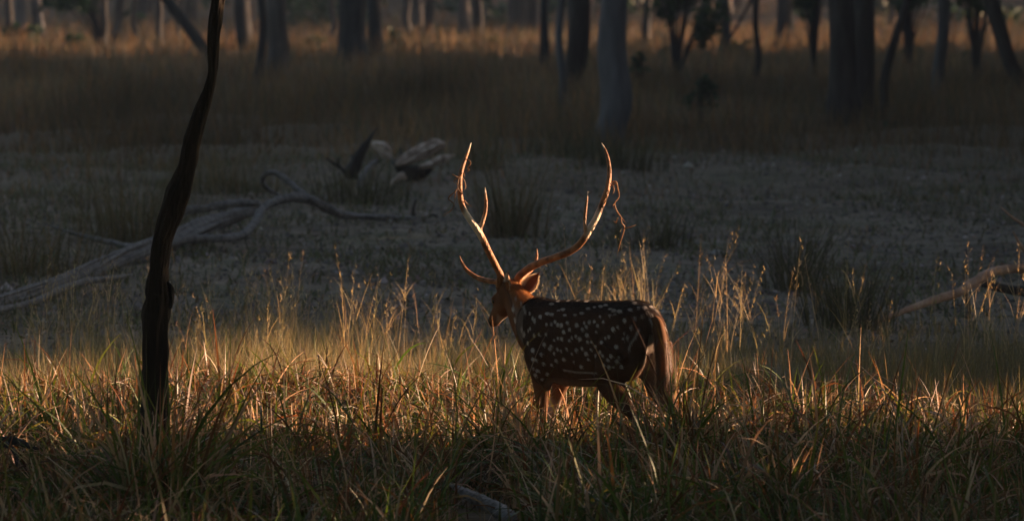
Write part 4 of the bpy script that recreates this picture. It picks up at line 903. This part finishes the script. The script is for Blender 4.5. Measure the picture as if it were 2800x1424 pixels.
def coat(V, N):
    L = local(V); f, l_, z = L.T; n = len(V)
    ht = headt(V); nz = hnoise(V, 28, 4); nz2 = hnoise(V*np.array([1, 1, 1]), 9, 6)
    c = np.tile(np.array([[.115, .048, .020]]), (n, 1))
    def mix(c, col, w): w = np.clip(w, 0, 1)[:, None]; return c*(1-w)+np.array([col])*w
    body = ht < -.1
    c = mix(c, (.040, .020, .011), body*np.clip((z-.48)/.12, 0, 1)*.62)                      # dark saddle
    c = mix(c, (.020, .013, .010), body*np.clip((z-.80)/.05, 0, 1)*np.clip((.36-f)/.05, 0, 1))             # dorsal line
    c = mix(c, (.030, .019, .014), body*np.clip((f-.12)/.15, 0, 1)*np.clip((.42-f)/.1+1, 0, 1)*.5)     # dark shoulders and lower neck
    under = np.clip((.475-z)/.03, 0, 1)*(np.abs(l_) < .13)*(np.clip((.17-f)/.05, 0, 1))*(np.clip((f+.25)/.06, 0, 1))
    c = mix(c, (.42, .34, .27), under*.55)
    c = mix(c, (.24, .19, .16), np.clip((.36-z)/.08, 0, 1)*.15)                               # paler lower legs
    inner = (z < .62)*(z > .2)*(np.abs(l_) < .10)*(f < -.3)*(N@np.array(DL)*np.sign(l_) < -.2)
    c = mix(c, (.34, .30, .27), inner*.45)                                                     # pale inner thighs
    c = mix(c, (.45, .40, .35), ((f < -.47)*(np.abs(l_) < .05)*(z < .72)*(z > .45))*.6)        # white rump
    c = mix(c, (.12, .052, .022), ((f < -.40)*(np.abs(l_) > .06)*(z > .4))*.3)
    neck = (f > .36)*body
    c = mix(c, (.035, .022, .016), neck*np.clip((.84-z)/.06, 0, 1)*.8)
    c = mix(c, (.40, .18, .062), neck*np.clip((z-.72)/.09, 0, 1)*np.clip((f-.36)/.11, 0, 1)*.95)  # rufous nape, its sunlit brightness put into the colour
    # pale throat
    fr = (V-np.array(POLL)); thr = body*(f > .33)*np.clip((N@np.array((-.93, -.12, -.33))-.45)/.3, 0, 1)
    c = mix(c, (.30, .25, .22), thr*.7)
    head = ht >= -.1
    c = mix(c, (.15, .07, .034), head)
    hu = fr@np.array(HU)
    c = mix(c, (.10, .05, .03), head*np.clip((hu-.02)/.03, 0, 1)*.7)
    c = mix(c, (.5, .44, .38), head*np.clip((-hu-.034)/.01, 0, 1)*np.clip((ht-.5)/.2, 0, 1)*.7)         # white chin
    c = mix(c, (.015, .013, .012), np.clip((ht-.90)/.04, 0, 1)*(hu > -.018))
    c = mix(c, (.05, .026, .015), body*np.clip((.56-z)/.1, 0, 1)*.4)  # legs and lower body darkened: the flank's shade put into the coat
    c = c*(.72+.45*nz[:, None]+.15*nz2[:, None])
    # white spots, placed on the left side and mirrored to the right
    def spotw(px, py):
        cx = (px-1300)*2.91; cy = (py-700)*2.91; w_ = np.zeros(n)
        for (sx_, sy_) in SP:
            r = 16.5 if (sx_, sy_) in BIG else 9.5+((sx_*7+sy_*3) % 6)
            if sy_ < 480: ex, ey = 1.35, .75
            else: ex, ey = .95, 1.1
            if sx_ < 480 and sy_ < 700: ex, ey = .75, 1.5
            d = ((cx-sx_)/ex)**2+((cy-sy_)/ey)**2; w_ = np.maximum(w_, np.clip((1.15-np.sqrt(d)/r)*3, 0, 1))
        def seg(a, b_, r):
            nonlocal w_
            ax, ay = a; bx, by = b_; t = np.clip(((cx-ax)*(bx-ax)+(cy-ay)*(by-ay))/((bx-ax)**2+(by-ay)**2), 0, 1)
            w_ = np.maximum(w_, np.clip(1.4-np.hypot(cx-ax-t*(bx-ax), cy-ay-t*(by-ay))/r, 0, 1)*.85)
        for a, b_, r in [((1300, 580), (1270, 645), 11), ((1270, 645), (1222, 712), 9), ((1222, 712), (1222, 745), 7), ((1385, 490), (1412, 545), 9), ((1412, 545), (1414, 590), 9), ((700, 905), (800, 922), 7), ((800, 922), (960, 930), 7)]: seg(a, b_, r)
        return w_
    px1, py1 = proj(V+np.array(DB)); w1 = spotw(px1, py1)*((l_ > -.05) | (z > .78) | (f > .38))
    Lm = L.copy(); Lm[:, 1] = np.abs(l_); Vm = Lm[:, :1]*np.array(DF)+Lm[:, 1:2]*np.array(DL)+Lm[:, 2:3]*np.array(DZ)
    px2, py2 = proj(Vm+np.array(DB)); w2 = spotw(px2, py2)*(l_ <= -.05)*(z <= .78)*(f <= .38)
    sw = np.maximum(w1, w2)*(ht < 0)
    c = mix(c, (.56, .52, .49), sw*(.5+.65*nz)*(.75+.4*nz2))
    return np.clip(c, .004, .8)
build_deer()

# weeds caught on the antlers: things of their own
def strands(name, lines, label, col, w=3.2):
    base = at(*lines[0][0], 20.33); parts = []
    for k, lst in enumerate(lines):
        pts = [at(a, b_, 20.33+.012*math.sin(i*2.1+k)) - base for i, (a, b_) in enumerate(lst)]
        parts.append(tube(pts, [w/2*20.3/FPX]*(len(pts)-1)+[.0003], 5, .4, k, 3))
    me = pymesh(name, parts); setcol(me, np.tile(np.array([col]), (len(me.vertices), 1)))
    o = link(name, me, M['straw'], loc=base); tag(o, label, 'dry weed')
def cr(l_): return [(1200+a/2.91, 370+b_/2.91) for a, b_ in l_]
strands('weed_strand', [cr([(1366, 392), (1375, 372), (1410, 370), (1425, 420), (1435, 490), (1400, 540), (1415, 600), (1450, 650), (1492, 706)]),
                        cr([(1362, 410), (1385, 392), (1408, 385), (1420, 440)]), cr([(1400, 540), (1386, 560), (1400, 590)]),
                        cr([(1450, 660), (1456, 700), (1478, 738), (1445, 850), (1418, 955)]), cr([(1478, 740), (1520, 730), (1572, 710)]), cr([(1425, 655), (1408, 695), (1390, 676)]),
                        cr([(1388, 400), (1395, 440), (1375, 480)])], 'curly dry weed dangling from the right antler', (.34, .21, .11))
strands('weed_strand', [cr([(200, 215), (215, 190), (248, 205), (250, 230), (228, 262), (240, 275), (218, 300)]), cr([(150, 418), (128, 450), (85, 485), (80, 510), (122, 548), (95, 600), (30, 642)]),
                        cr([(135, 430), (130, 480), (122, 548)]), cr([(108, 310), (130, 325), (152, 335), (118, 366), (150, 390)]), cr([(190, 340), (205, 370), (212, 412), (200, 440)]),
                        cr([(198, 508), (225, 545), (268, 568)]), cr([(185, 300), (160, 335), (150, 420), (190, 470), (165, 400)]), cr([(205, 330), (198, 300), (215, 290)])],
        'tangle of dry weed wrapped around the left antler', (.26, .16, .09))

# ------------------------------------------------------------------ air
def haze():
    x0, x1, y0, y1, z0, z1 = -235, 235, -45, 640, -2, 78
    V = [(x0, y0, z0), (x1, y0, z0), (x1, y1, z0), (x0, y1, z0), (x0, y0, z1), (x1, y0, z1), (x1, y1, z1), (x0, y1, z1)]
    F = [(0, 3, 2, 1), (4, 5, 6, 7), (0, 1, 5, 4), (1, 2, 6, 5), (2, 3, 7, 6), (3, 0, 4, 7)]
    me = bpy.data.meshes.new('haze'); me.from_pydata(V, [], F)
    m = bpy.data.materials.new('haze'); m.use_nodes = True; n = m.node_tree.nodes; n.remove(n['Principled BSDF'])
    v = n.new('ShaderNodeVolumePrincipled'); v.inputs['Color'].default_value = (.6, .75, 1.0, 1); v.inputs['Density'].default_value = HAZE
    v.inputs['Anisotropy'].default_value = .2
    m.node_tree.links.new(v.outputs[0], n['Material Output'].inputs['Volume'])
    tag(link('haze', me, m), 'thin dusty evening air over the clearing', None, None, 'stuff')
HAZE = 0.0004
if HAZE: haze()
